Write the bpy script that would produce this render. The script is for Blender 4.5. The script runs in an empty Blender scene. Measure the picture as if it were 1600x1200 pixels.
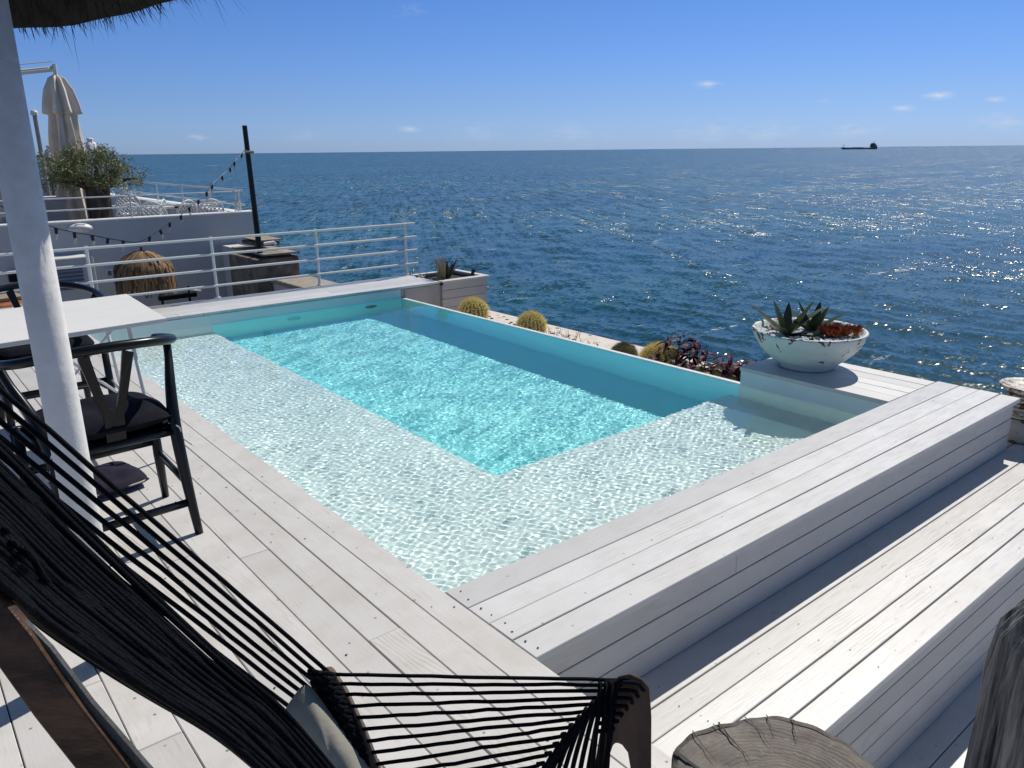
import bpy, bmesh, math, random
import numpy as np
from mathutils import Vector, Matrix
R = math.radians
random.seed(4); rng = np.random.default_rng(7)
sc = bpy.context.scene
COL = sc.collection
# ------------------------------------------------------------------ camera
F_PX = 1215.0; EYE = 1.5
def _frame():
    a = np.array([2364-800, 600-219, -F_PX]); b = np.array([-252-800, 600-246, -F_PX])
    a /= np.linalg.norm(a); b /= np.linalg.norm(b)
    m = (a+b)/np.linalg.norm(a+b); d = (a-b)/np.linalg.norm(a-b)
    a = (m+d)/math.sqrt(2); b = (m-d)/math.sqrt(2)
    return np.array([a, b, np.cross(a, b)]).T
CM = _frame(); EYEV = np.array([0, 0, EYE])
def ray(x, y): return CM.T @ np.array([x-800, 600-y, -F_PX])
def atz(x, y, z):
    d = ray(x, y); return EYEV + d*(z-EYE)/d[2]
def aty(x, y, Y):
    d = ray(x, y); return EYEV + d*Y/d[1]
def atx(x, y, X):
    d = ray(x, y); return EYEV + d*X/d[0]
def atd(x, y, dep): return EYEV + ray(x, y)*dep/F_PX
cd = bpy.data.cameras.new('camera'); cam = bpy.data.objects.new('camera', cd); COL.objects.link(cam)
mw = Matrix(CM.T.tolist()).to_4x4(); mw.translation = Vector((0, 0, EYE)); cam.matrix_world = mw
cd.sensor_width = 36; cd.lens = F_PX/1600*36; cd.clip_start = .05; cd.clip_end = 200000
sc.camera = cam
# ------------------------------------------------------------------ sky, sun, exposure
SUN = Vector((.8, .245, 1.0)).normalized()
w = bpy.data.worlds.new('World'); sc.world = w; w.use_nodes = True
nt = w.node_tree; nt.nodes.clear()
def N(t, **k):
    n = nt.nodes.new(t)
    for a, b in k.items(): setattr(n, a, b)
    return n
sky = N('ShaderNodeTexSky', sky_type='NISHITA', sun_disc=False)
sky.sun_elevation = math.asin(SUN.z); sky.sun_rotation = math.atan2(SUN.x, SUN.y)
sky.altitude = 0; sky.air_density = 1.0; sky.dust_density = .25; sky.ozone_density = 2.5
bg = N('ShaderNodeBackground'); bg.inputs['Strength'].default_value = .085
out = N('ShaderNodeOutputWorld')
# small fair-weather clouds low over the horizon, each at its own direction
L = nt.links.new
tc = N('ShaderNodeTexCoord'); mp = N('ShaderNodeMapping'); mp.inputs['Scale'].default_value = (1, 1, 3.4)
cn = N('ShaderNodeTexNoise'); cn.inputs['Scale'].default_value = 46; cn.inputs['Detail'].default_value = 5; cn.inputs['Roughness'].default_value = .6
sx = N('ShaderNodeSeparateXYZ'); ma = N('ShaderNodeMath', operation='MULTIPLY_ADD'); ma.inputs[1].default_value = .5; ma.inputs[2].default_value = .5
mx = N('ShaderNodeMixRGB'); mx.inputs['Color2'].default_value = (8.0, 8.5, 9.6, 1)
L(tc.outputs['Generated'], mp.inputs[0]); L(mp.outputs[0], cn.inputs['Vector']); L(tc.outputs['Generated'], sx.inputs[0]); L(sx.outputs[2], ma.inputs[0])
prev = None
for cx_, cy_, hw, st_ in ((1105, 132, 20, .75), (1466, 149, 20, .9), (1556, 156, 14, .7), (1410, 169, 18, .6), (640, 201, 20, .7), (310, 216, 20, .6), (1285, 158, 12, .4), (1330, 204, 40, .45), (1100, 204, 60, .4), (900, 207, 60, .32), (740, 207, 50, .3), (1200, 206, 50, .45), (1570, 190, 40, .5), (640, 17, 30, .35), (480, 212, 40, .25)):
    d_ = ray(cx_, cy_); d_ = d_/np.linalg.norm(d_)
    su = N('ShaderNodeVectorMath', operation='SUBTRACT'); su.inputs[1].default_value = d_
    sv = N('ShaderNodeVectorMath', operation='MULTIPLY'); sv.inputs[1].default_value = (1, 1, 3.2)
    le = N('ShaderNodeVectorMath', operation='LENGTH'); mr = N('ShaderNodeMapRange'); mr.inputs['From Min'].default_value = hw/1215*1.25; mr.inputs['From Max'].default_value = 0; mr.inputs['To Min'].default_value = 0; mr.inputs['To Max'].default_value = st_
    L(tc.outputs['Generated'], su.inputs[0]); L(su.outputs[0], sv.inputs[0]); L(sv.outputs[0], le.inputs[0]); L(le.outputs['Value'], mr.inputs['Value'])
    if prev is None: prev = mr.outputs[0]
    else:
        q = N('ShaderNodeMath', operation='MAXIMUM'); L(prev, q.inputs[0]); L(mr.outputs[0], q.inputs[1]); prev = q.outputs[0]
q = N('ShaderNodeMath', operation='MULTIPLY_ADD'); q.inputs[1].default_value = 2.6; q.inputs[2].default_value = -1.25; L(cn.outputs[0], q.inputs[0])
q2 = N('ShaderNodeMath', operation='ADD'); L(prev, q2.inputs[0]); L(q.outputs[0], q2.inputs[1])
q3 = N('ShaderNodeMath', operation='MULTIPLY', use_clamp=True); L(q2.outputs[0], q3.inputs[0]); L(prev, q3.inputs[1]); L(q3.outputs[0], mx.inputs[0])
tr = N('ShaderNodeValToRGB'); e = tr.color_ramp.elements
e[0].position = .5; e[0].color = (.30, .46, .96, 1); e[1].position = .53; e[1].color = (.29, .42, .78, 1)
for p_, c_ in ((.60, (.24, .40, .71)), (.70, (.28, .40, .52)), (.85, (.47, .46, .42))):
    q = e.new(p_); q.color = (*c_, 1)
ms = N('ShaderNodeMixRGB', blend_type='MULTIPLY'); ms.inputs[0].default_value = 1
m15 = N('ShaderNodeVectorMath', operation='SCALE'); m15.inputs['Scale'].default_value = 1.5
L(ma.outputs[0], tr.inputs[0]); L(sky.outputs[0], ms.inputs[1]); L(tr.outputs[0], ms.inputs[2]); L(ms.outputs[0], m15.inputs[0]); L(m15.outputs[0], mx.inputs['Color1']); L(mx.outputs[0], bg.inputs[0]); L(bg.outputs[0], out.inputs[0])
sl = bpy.data.lights.new('sun', 'SUN'); sun = bpy.data.objects.new('sun', sl); COL.objects.link(sun)
sl.energy = 4.5; sl.angle = R(.53); sl.color = (1, .95, .86)
sun.rotation_euler = SUN.to_track_quat('Z', 'Y').to_euler(); sun.location = (0, 0, 30)
sl.cycles.is_caustics_light = True
sc.view_settings.view_transform = 'Standard'; sc.view_settings.look = 'None'
sc.view_settings.exposure = 0; sc.view_settings.gamma = 1
sc.render.engine = 'CYCLES'
sc.cycles.max_bounces = 10; sc.cycles.transmission_bounces = 6; sc.cycles.transparent_max_bounces = 12
sc.cycles.use_denoising = True
sc.cycles.sample_clamp_direct = 20; sc.cycles.sample_clamp_indirect = 14
# ------------------------------------------------------------------ helpers: materials
def mat(name, base=(.5, .5, .5), rough=.5, metal=0, **k):
    m = bpy.data.materials.new(name); m.use_nodes = True
    b = m.node_tree.nodes['Principled BSDF']
    b.inputs['Base Color'].default_value = (*base, 1); b.inputs['Roughness'].default_value = rough
    b.inputs['Metallic'].default_value = metal
    for a, v in k.items(): b.inputs[a].default_value = v
    return m
class G:
    """small node-graph helper"""
    def __init__(s, m): s.m = m; s.t = m.node_tree; s.b = s.t.nodes['Principled BSDF']
    def n(s, t, ins=None, **k):
        n = s.t.nodes.new(t)
        for a, v in k.items(): setattr(n, a, v)
        for a, v in (ins or {}).items():
            if hasattr(v, 'bl_idname') or 'NodeSocket' in type(v).__name__: s.t.links.new(v, n.inputs[a])
            else: n.inputs[a].default_value = v
        return n
    def l(s, a, b): s.t.links.new(a, b)
    def coord(s, scale=(1, 1, 1), kind='Object', loc=(0, 0, 0), rot=(0, 0, 0)):
        c = s.n('ShaderNodeTexCoord').outputs[kind]
        return s.n('ShaderNodeMapping', {0: c, 'Scale': scale, 'Location': loc, 'Rotation': rot}).outputs[0]
    def noise(s, vec, scale, detail=4, rough=.55, dist=0):
        return s.n('ShaderNodeTexNoise', {'Vector': vec, 'Scale': scale, 'Detail': detail, 'Roughness': rough, 'Distortion': dist}).outputs[0]
    def ramp(s, f, stops):
        r = s.n('ShaderNodeValToRGB', {0: f}); e = r.color_ramp.elements
        while len(e) < len(stops): e.new(.5)
        for q, (p, c) in zip(e, stops):
            q.position = p; q.color = (c, c, c, 1) if not hasattr(c, '__len__') else (*c, 1)
        return r.outputs[0]
    def mix(s, f, a, b, mode='MIX'):
        def c(v): return v if not isinstance(v, tuple) else (*v[:3], 1)
        return s.n('ShaderNodeMixRGB', {0: f, 1: c(a), 2: c(b)}, blend_type=mode).outputs[0]
    def math(s, op, a, b=0.0, c=0.0): return s.n('ShaderNodeMath', {0: a, 1: b, 2: c}, operation=op).outputs[0]
    def bump(s, h, strength=.3, dist=.01, normal=None):
        i = {'Height': h, 'Strength': strength, 'Distance': dist}
        if normal is not None: i['Normal'] = normal
        return s.n('ShaderNodeBump', i).outputs[0]
def wood_paint(name, axis, base=(.62, .61, .595), worn=.5, rough=.42, scuff=(.36, .31, .26)):
    """worn white-painted planks; grain runs along axis"""
    m = mat(name, base, rough); g = G(m)
    isl = g.n('ShaderNodeNewGeometry').outputs['Random Per Island']
    st = [1, 1, 1]; st[axis] = .07
    off = g.n('ShaderNodeCombineXYZ', {0: g.math('MULTIPLY', isl, 37.), 1: g.math('MULTIPLY', isl, 71.), 2: g.math('MULTIPLY', isl, 13.)}).outputs[0]
    c = g.n('ShaderNodeTexCoord').outputs['Object']
    v0 = g.n('ShaderNodeVectorMath', {0: c, 1: off}, operation='ADD').outputs[0]
    v = g.n('ShaderNodeMapping', {0: v0, 'Scale': st}).outputs[0]
    grain = g.noise(v, 90, 6, .65, .3)
    fine = g.noise(v, 260, 3, .6)
    # cathedral growth rings on some boards
    st2 = [1, 1, 1]; st2[axis] = .26
    vr = g.n('ShaderNodeMapping', {0: v0, 'Scale': st2}).outputs[0]
    rings = g.n('ShaderNodeTexWave', {'Vector': vr, 'Scale': 20., 'Distortion': 9., 'Detail': 2., 'Detail Scale': .6}, wave_type='RINGS', rings_direction='SPHERICAL').outputs[1]
    pm = g.noise(v0, 2.3, 3, .5)
    ringmask = g.math('MULTIPLY', g.ramp(pm, [(.52, 0), (.66, 1)]), g.ramp(isl, [(.72, 0), (.8, 1)]))
    patch = g.noise(v0, 5.5, 5, .6)
    col = g.mix(g.ramp(isl, [(0, 0), (1, 1)]), tuple(x*.86 for x in base), tuple(min(1, x*1.07) for x in base))
    col = g.mix(g.math('MULTIPLY', g.ramp(patch, [(.40, 0), (.70, 1)]), .55*worn), col, (base[0]*.77, base[1]*.73, base[2]*.67))
    col = g.mix(g.math('MULTIPLY', g.ramp(grain, [(.56, 0), (.72, 1)]), .45*worn), col, scuff)
    wear = g.math('MULTIPLY', g.ramp(rings, [(.15, 1), (.5, 0)]), ringmask)
    col = g.mix(g.math('MULTIPLY', wear, .6*worn), col, scuff)
    # dark knots / nail holes
    vo = g.n('ShaderNodeTexVoronoi', {'Vector': v0, 'Scale': 5.5}, feature='F1', voronoi_dimensions='2D').outputs[0]
    dots = g.math('MULTIPLY', g.ramp(vo, [(.018, 1), (.030, 0)]), g.ramp(g.noise(v0, 1.7, 2, .5), [(.47, 0), (.5, 1)]))
    spk = g.ramp(g.noise(v0, 120, 2, .5), [(.73, 0), (.78, 1)])
    spk = g.math('MULTIPLY', spk, g.ramp(g.noise(v0, 3.1, 2, .5), [(.5, 0), (.6, 1)]))
    col = g.mix(g.math('MULTIPLY', g.math('MAXIMUM', dots, g.math('MULTIPLY', spk, .5)), .75*worn), col, (.10, .075, .06))
    g.l(col, g.b.inputs['Base Color'])
    g.l(g.ramp(grain, [(.3, rough-.08), (.8, rough+.2)]), g.b.inputs['Roughness'])
    h = g.math('ADD', g.math('MULTIPLY', grain, .6), g.math('ADD', g.math('MULTIPLY', fine, .25), g.math('MULTIPLY', wear, -.12)))
    g.l(g.bump(h, .45, .0022), g.b.inputs['Normal'])
    return m
def noisy(name, c1, c2, scale=8, rough=.6, bump=.3, bd=.01, detail=5, stretch=(1, 1, 1), lo=.35, hi=.65, **k):
    m = mat(name, c1, rough, **k); g = G(m)
    v = g.coord(stretch); n = g.noise(v, scale, detail, .6)
    g.l(g.mix(g.ramp(n, [(lo, 0), (hi, 1)]), c1, c2), g.b.inputs['Base Color'])
    if bump: g.l(g.bump(g.noise(v, scale*3, 5, .6), bump, bd), g.b.inputs['Normal'])
    return m
# ------------------------------------------------------------------ helpers: meshes
class MB:
    def __init__(s): s.v = []; s.f = []
    def add(s, v, f):
        o = len(s.v); s.v += [tuple(map(float, p)) for p in v]; s.f += [tuple(i+o for i in q) for q in f]; return s
    def box(s, lo, hi, bev=0.0, rot=None, c=None):
        x0, y0, z0 = lo; x1, y1, z1 = hi
        if bev <= 0:
            v = [(x0,y0,z0),(x1,y0,z0),(x1,y1,z0),(x0,y1,z0),(x0,y0,z1),(x1,y0,z1),(x1,y1,z1),(x0,y1,z1)]
            f = [(0,3,2,1),(4,5,6,7),(0,1,5,4),(1,2,6,5),(2,3,7,6),(3,0,4,7)]
        else:
            b = bev; v = []; f = []
            for sx_ in (0, 1):
                for sy_ in (0, 1):
                    for sz_ in (0, 1):
                        X, Y, Z = (x0, x1)[sx_], (y0, y1)[sy_], (z0, z1)[sz_]
                        dx, dy, dz = (b, -b)[sx_], (b, -b)[sy_], (b, -b)[sz_]
                        v += [(X, Y+dy, Z+dz), (X+dx, Y, Z+dz), (X+dx, Y+dy, Z)]
            def I(a, b_, c_, k): return (a*4+b_*2+c_)*3+k
            f += [(I(0,0,0,0),I(0,0,1,0),I(0,1,1,0),I(0,1,0,0)),(I(1,0,0,0),I(1,1,0,0),I(1,1,1,0),I(1,0,1,0)),
                  (I(0,0,0,1),I(1,0,0,1),I(1,0,1,1),I(0,0,1,1)),(I(0,1,0,1),I(0,1,1,1),I(1,1,1,1),I(1,1,0,1)),
                  (I(0,0,0,2),I(0,1,0,2),I(1,1,0,2),I(1,0,0,2)),(I(0,0,1,2),I(1,0,1,2),I(1,1,1,2),I(0,1,1,2))]
            for p in (0, 1):
                for q in (0, 1):
                    f += [(I(p,q,0,0),I(p,q,0,1),I(p,q,1,1),I(p,q,1,0)),(I(p,0,q,0),I(p,1,q,0),I(p,1,q,2),I(p,0,q,2)),(I(0,p,q,1),I(0,p,q,2),I(1,p,q,2),I(1,p,q,1))]
                    for r_ in (0, 1): f.append((I(p,q,r_,0),I(p,q,r_,1),I(p,q,r_,2)))
        if rot is not None:
            c = Vector(c or ((x0+x1)/2, (y0+y1)/2, (z0+z1)/2)); v = [tuple(rot @ (Vector(p)-c) + c) for p in v]
        return s.add(v, f)
    def tube(s, pts, rad, seg=8, cap=True, flat=1.0, upv=None):
        pts = [Vector(p) for p in pts]; n = len(pts)
        rad = [rad]*n if not hasattr(rad, '__len__') else rad
        up = Vector(upv) if upv else None; v = []; prev = None
        for i, p in enumerate(pts):
            t = (pts[min(i+1, n-1)]-pts[max(i-1, 0)]).normalized()
            if up is not None: a = up - t*up.dot(t)
            elif prev is None:
                a = Vector((0, 0, 1)) if abs(t.z) < .9 else Vector((1, 0, 0)); a -= t*a.dot(t)
            else: a = prev - t*prev.dot(t)
            a.normalize(); prev = a; b = t.cross(a)
            for k in range(seg):
                q = 2*math.pi*k/seg; v.append(p + a*math.cos(q)*rad[i]*flat + b*math.sin(q)*rad[i])
        f = [(i*seg+k, i*seg+(k+1) % seg, (i+1)*seg+(k+1) % seg, (i+1)*seg+k) for i in range(n-1) for k in range(seg)]
        if cap: f += [tuple(range(seg))[::-1], tuple((n-1)*seg+k for k in range(seg))]
        return s.add(v, f)
    def lathe(s, prof, c=(0, 0, 0), seg=48, wob=None):
        v = []; n = len(prof)
        for k in range(seg):
            a = 2*math.pi*k/seg
            for r_, z in prof:
                rr = r_*(1+(wob(a, z) if wob else 0)); v.append((c[0]+rr*math.cos(a), c[1]+rr*math.sin(a), c[2]+z))
        f = [(k*n+i, ((k+1) % seg)*n+i, ((k+1) % seg)*n+i+1, k*n+i+1) for k in range(seg) for i in range(n-1)]
        return s.add(v, f)
    def prism(s, poly, d):
        """poly: 3-D points of a planar outline; d: thickness vector"""
        n = len(poly); d = Vector(d); a = [Vector(p) for p in poly]
        v = a + [p+d for p in a]
        return s.add(v, [tuple(range(n))[::-1], tuple(range(n, 2*n))] + [(i, (i+1) % n, (i+1) % n+n, i+n) for i in range(n)])
    def build(s, name, m, parent=None, smooth=False, kind=None, bev=0, loc=None, sub=0):
        me = bpy.data.meshes.new(name); me.from_pydata(s.v, [], s.f); me.update()
        o = bpy.data.objects.new(name, me); COL.objects.link(o)
        bm = bmesh.new(); bm.from_mesh(me); bmesh.ops.recalc_face_normals(bm, faces=bm.faces); bm.to_mesh(me); bm.free()
        if m: me.materials.append(m)
        if smooth: me.polygons.foreach_set('use_smooth', [True]*len(me.polygons))
        if parent: o.parent = parent
        if kind: o['kind'] = kind
        if bev: b = o.modifiers.new('bevel', 'BEVEL'); b.width = bev; b.segments = 2; b.limit_method = 'ANGLE'
        if sub: b = o.modifiers.new('sub', 'SUBSURF'); b.levels = sub; b.render_levels = sub
        if loc is not None: o.location = loc
        return o
def tag(o, label=None, cat=None, group=None, kind=None):
    if label: o['label'] = label
    if cat: o['category'] = cat
    if group: o['group'] = group
    if kind: o['kind'] = kind
    return o
def thing(name, loc, label, cat, group=None, rz=0):
    o = bpy.data.objects.new(name, None); o.empty_display_size = .1; COL.objects.link(o)
    o.location = loc; o.rotation_euler.z = rz; return tag(o, label, cat, group)
def copy_tree(o, parent=None):
    c = o.copy(); COL.objects.link(c); c.parent = parent
    for ch in list(o.children): copy_tree(ch, c)
    return c
def bez(p, n=12):
    """Catmull-Rom through points"""
    p = [Vector(q) for q in p]; p = [p[0]*2-p[1]] + p + [p[-1]*2-p[-2]]; r_ = []
    for i in range(1, len(p)-2):
        for k in range(n):
            t = k/n; a, b, c, d = p[i-1:i+3]
            r_.append(.5*((2*b)+(c-a)*t+(2*a-5*b+4*c-d)*t*t+(3*b-a-3*c+d)*t**3))
    return r_ + [p[-2]]
def interp(a, b, t): return [a[i]*(1-t)+b[i]*t for i in range(len(a))]
# ------------------------------------------------------------------ materials
M = {}
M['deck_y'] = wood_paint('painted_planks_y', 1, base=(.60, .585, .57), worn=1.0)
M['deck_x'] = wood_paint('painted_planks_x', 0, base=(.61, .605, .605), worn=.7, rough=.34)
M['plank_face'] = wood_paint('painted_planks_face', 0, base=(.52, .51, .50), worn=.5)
M['dark_gap'] = mat('gap', (.05, .045, .04), .9)
M['white'] = noisy('white_paint', (.72, .72, .71), (.62, .62, .61), 6, .45, .1, .002)
M['plaster'] = noisy('white_plaster', (.60, .595, .60), (.52, .515, .525), 2.5, .8, .15, .004)
M['wall_shade'] = noisy('grey_lilac_wall_paint', (.60, .59, .585), (.50, .49, .485), 1.3, .8, .12, .004, stretch=(1, 1, .22), detail=8, lo=.3, hi=.8)
M['black'] = mat('black_lacquer', (.006, .007, .010), .28); M['black'].node_tree.nodes['Principled BSDF'].inputs['Specular IOR Level'].default_value = .35
M['cord'] = noisy('black_cord', (.003, .0035, .006), (.007, .008, .012), 160, .62, .9, .002); M['cord'].node_tree.nodes['Principled BSDF'].inputs['Specular IOR Level'].default_value = .16
M['steel_white'] = mat('white_rail_paint', (.62, .64, .64), .3)
M['navy'] = noisy('navy_cushion', (.006, .006, .012), (.010, .010, .017), 30, .8, .3, .003)
M['plum'] = noisy('plum_cushion', (.014, .012, .026), (.021, .018, .034), 25, .8, .3, .003)
M['rope'] = mat('cream_cord', (.5, .46, .40), .8)
def spec(k, v): M[k].node_tree.nodes['Principled BSDF'].inputs['Specular IOR Level'].default_value = v
spec('cord', .05); spec('navy', .08); spec('plum', .12); spec('black', .3)
# ------------------------------------------------------------------ sea
SEA_Z = -7.0
def build_sea():
    fwd = math.atan2(*( -CM[2, [1, 0]] )) ; fwd = math.atan2(-CM[2][1], -CM[2][0])
    na = 1150; az = fwd + np.radians(np.linspace(-52, 52, na))
    dep = np.concatenate([np.radians(np.linspace(46, 2.0, 560)), np.radians(np.linspace(1.97, .06, 150)), [R(.03), R(.012), R(.006)]])
    r_ = 8.5/np.tan(dep); nr = len(r_)
    A, RR = np.meshgrid(az, r_, indexing='ij'); X = RR*np.cos(A); Y = RR*np.sin(A); Z = np.zeros_like(X)
    dr = np.gradient(r_)[None, :]
    wd = R(200)
    for i in range(72):
        lam = 7*(.83**(i/3.)) if i < 60 else rng.uniform(.35, .9)
        lam = max(lam, .4)*rng.uniform(.9, 1.1); k = 2*math.pi/lam
        th = wd + rng.normal(0, .62); st = .011 if lam > 2 else .034
        a = st/k*rng.uniform(.6, 1.3)
        fade = np.clip((lam/np.maximum(dr, RR*.0016)-2.2)/3, 0, 1)
        ph = k*(X*math.cos(th)+Y*math.sin(th))+rng.uniform(0, 6.28)
        Z += fade*a*(np.sin(ph)+.22*np.cos(2*ph))
    v = np.stack([X, Y, Z+SEA_Z], -1).reshape(-1, 3)
    i = np.arange(na-1)[:, None]*nr + np.arange(nr-1)[None, :]; i = i.ravel()
    q = np.stack([i, i+nr, i+nr+1, i+1], -1)
    me = bpy.data.meshes.new('sea'); me.vertices.add(len(v)); me.vertices.foreach_set('co', v.ravel())
    me.loops.add(q.size); me.loops.foreach_set('vertex_index', q.ravel().astype(np.int32))
    me.polygons.add(len(q)); me.polygons.foreach_set('loop_start', np.arange(0, q.size, 4, dtype=np.int32))
    me.polygons.foreach_set('use_smooth', np.ones(len(q), bool)); me.update(calc_edges=True)
    o = bpy.data.objects.new('sea', me); COL.objects.link(o); o['kind'] = 'structure'
    if me.polygons[0].normal.z < 0: me.flip_normals()
    m = mat('sea_water', (.004, .035, .07), .07); g = G(m); g.b.inputs['IOR'].default_value = 1.33
    g.b.inputs['Specular IOR Level'].default_value = .5
    c = g.coord()
    big = g.noise(g.coord((1, 1, 1)), .012, 4, .6)
    streak = g.noise(g.coord((.35, 1, 1), rot=(0, 0, R(20))), .05, 4, .6)
    col = g.mix(g.ramp(big, [(.35, 0), (.65, 1)]), (.002, .038, .050), (.003, .062, .068))
    col = g.mix(g.math('MULTIPLY', g.ramp(streak, [(.48, 0), (.68, 1)]), .5), col, (.008, .092, .098))
    # foam on breaking crests, plus white flecks painted in as far sun sparkle
    fv = g.coord((.5, 1.7, 1), rot=(0, 0, R(20)))
    f1 = g.ramp(g.noise(fv, .40, 6, .66), [(.655, 0), (.69, 1)])
    f2 = g.ramp(g.noise(fv, .13, 5, .66), [(.665, 0), (.685, 1)])
    f3 = g.ramp(g.noise(g.coord((.6, 1.3, 1), rot=(0, 0, R(20))), .030, 9, .74), [(.64, 0), (.665, 1)])
    f2 = g.math('MAXIMUM', f2, f3)
    foam_glint = g.math('MULTIPLY', g.math('MAXIMUM', f1, f2), g.ramp(g.noise(c, 3., 3, .6), [(.38, 0), (.6, 1)]))
    col = g.mix(g.math('MULTIPLY', foam_glint, .8), col, (.62, .68, .70))
    off_ = g.n('ShaderNodeMapRange', {0: g.n('ShaderNodeVectorMath', {0: g.n('ShaderNodeTexCoord').outputs['Object']}, operation='LENGTH').outputs['Value'], 1: 14., 2: 130., 3: .62, 4: 1.25}).outputs[0]
    g.l(col, g.b.inputs['Base Color']); g.l(g.math('ADD', g.math('ADD', g.math('MULTIPLY', off_, .09), .12), g.math('MULTIPLY', foam_glint, .3)), g.b.inputs['Roughness'])
    def cn_(sc_, scale, det):
        return g.n('ShaderNodeTexNoise', {'Vector': g.coord(sc_, rot=(0, 0, R(20))), 'Scale': scale, 'Detail': det, 'Roughness': .62}).outputs['Color']
    def vm(op, a_, b_=None, sc_=None):
        i = {0: a_}
        if b_ is not None: i[1] = b_
        if sc_ is not None: i['Scale'] = sc_
        return g.n('ShaderNodeVectorMath', i, operation=op).outputs[0]
    a1_ = vm('SCALE', vm('SUBTRACT', cn_((.75, 1.25, 1), .55, 6), (.5, .5, .5)), sc_=1.9)
    pt_ = g.math('ADD', g.math('MULTIPLY', g.ramp(g.noise(g.coord((.45, 1.5, 1), rot=(0, 0, R(20))), .07, 4, .6), [(.4, 0), (.62, 1)]), .75), .55)
    wr_ = g.n('ShaderNodeMapping', {0: g.coord((1, 1, 1), rot=(0, 0, R(-58))), 'Scale': (.10, 1, 1)}).outputs[0]
    g1_ = g.ramp(g.noise(wr_, .30, 9, .70), [(.50, 0), (.60, 1)])
    g2_ = g.ramp(g.noise(g.coord((1, 1, 1)), .012, 6, .7), [(.38, .25), (.62, 1)])
    pt_ = g.math('MULTIPLY', pt_, g.math('ADD', g.math('MULTIPLY', g.math('MULTIPLY', g1_, g2_), 1.5), .45))
    a2_ = vm('SCALE', vm('SUBTRACT', cn_((.8, 1.2, 1), 3.6, 5), (.5, .5, .5)), sc_=3.2)
    n4_ = g.n('ShaderNodeTexNoise', {'Vector': wr_, 'Scale': 1.2, 'Detail': 8, 'Roughness': .68}).outputs['Color']
    a4_ = vm('SCALE', vm('SUBTRACT', n4_, (.5, .5, .5)), sc_=g.math('MULTIPLY', off_, 2.1))
    a1_ = vm('ADD', a1_, a4_)
    per = vm('SCALE', vm('MULTIPLY', vm('ADD', a1_, a2_), (1, 1, 0)), sc_=g.math('MULTIPLY', pt_, off_))
    b = vm('NORMALIZE', vm('ADD', g.n('ShaderNodeNewGeometry').outputs['Normal'], per))
    g.l(b, g.b.inputs['Normal']); me.materials.append(m)
build_sea()
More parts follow.
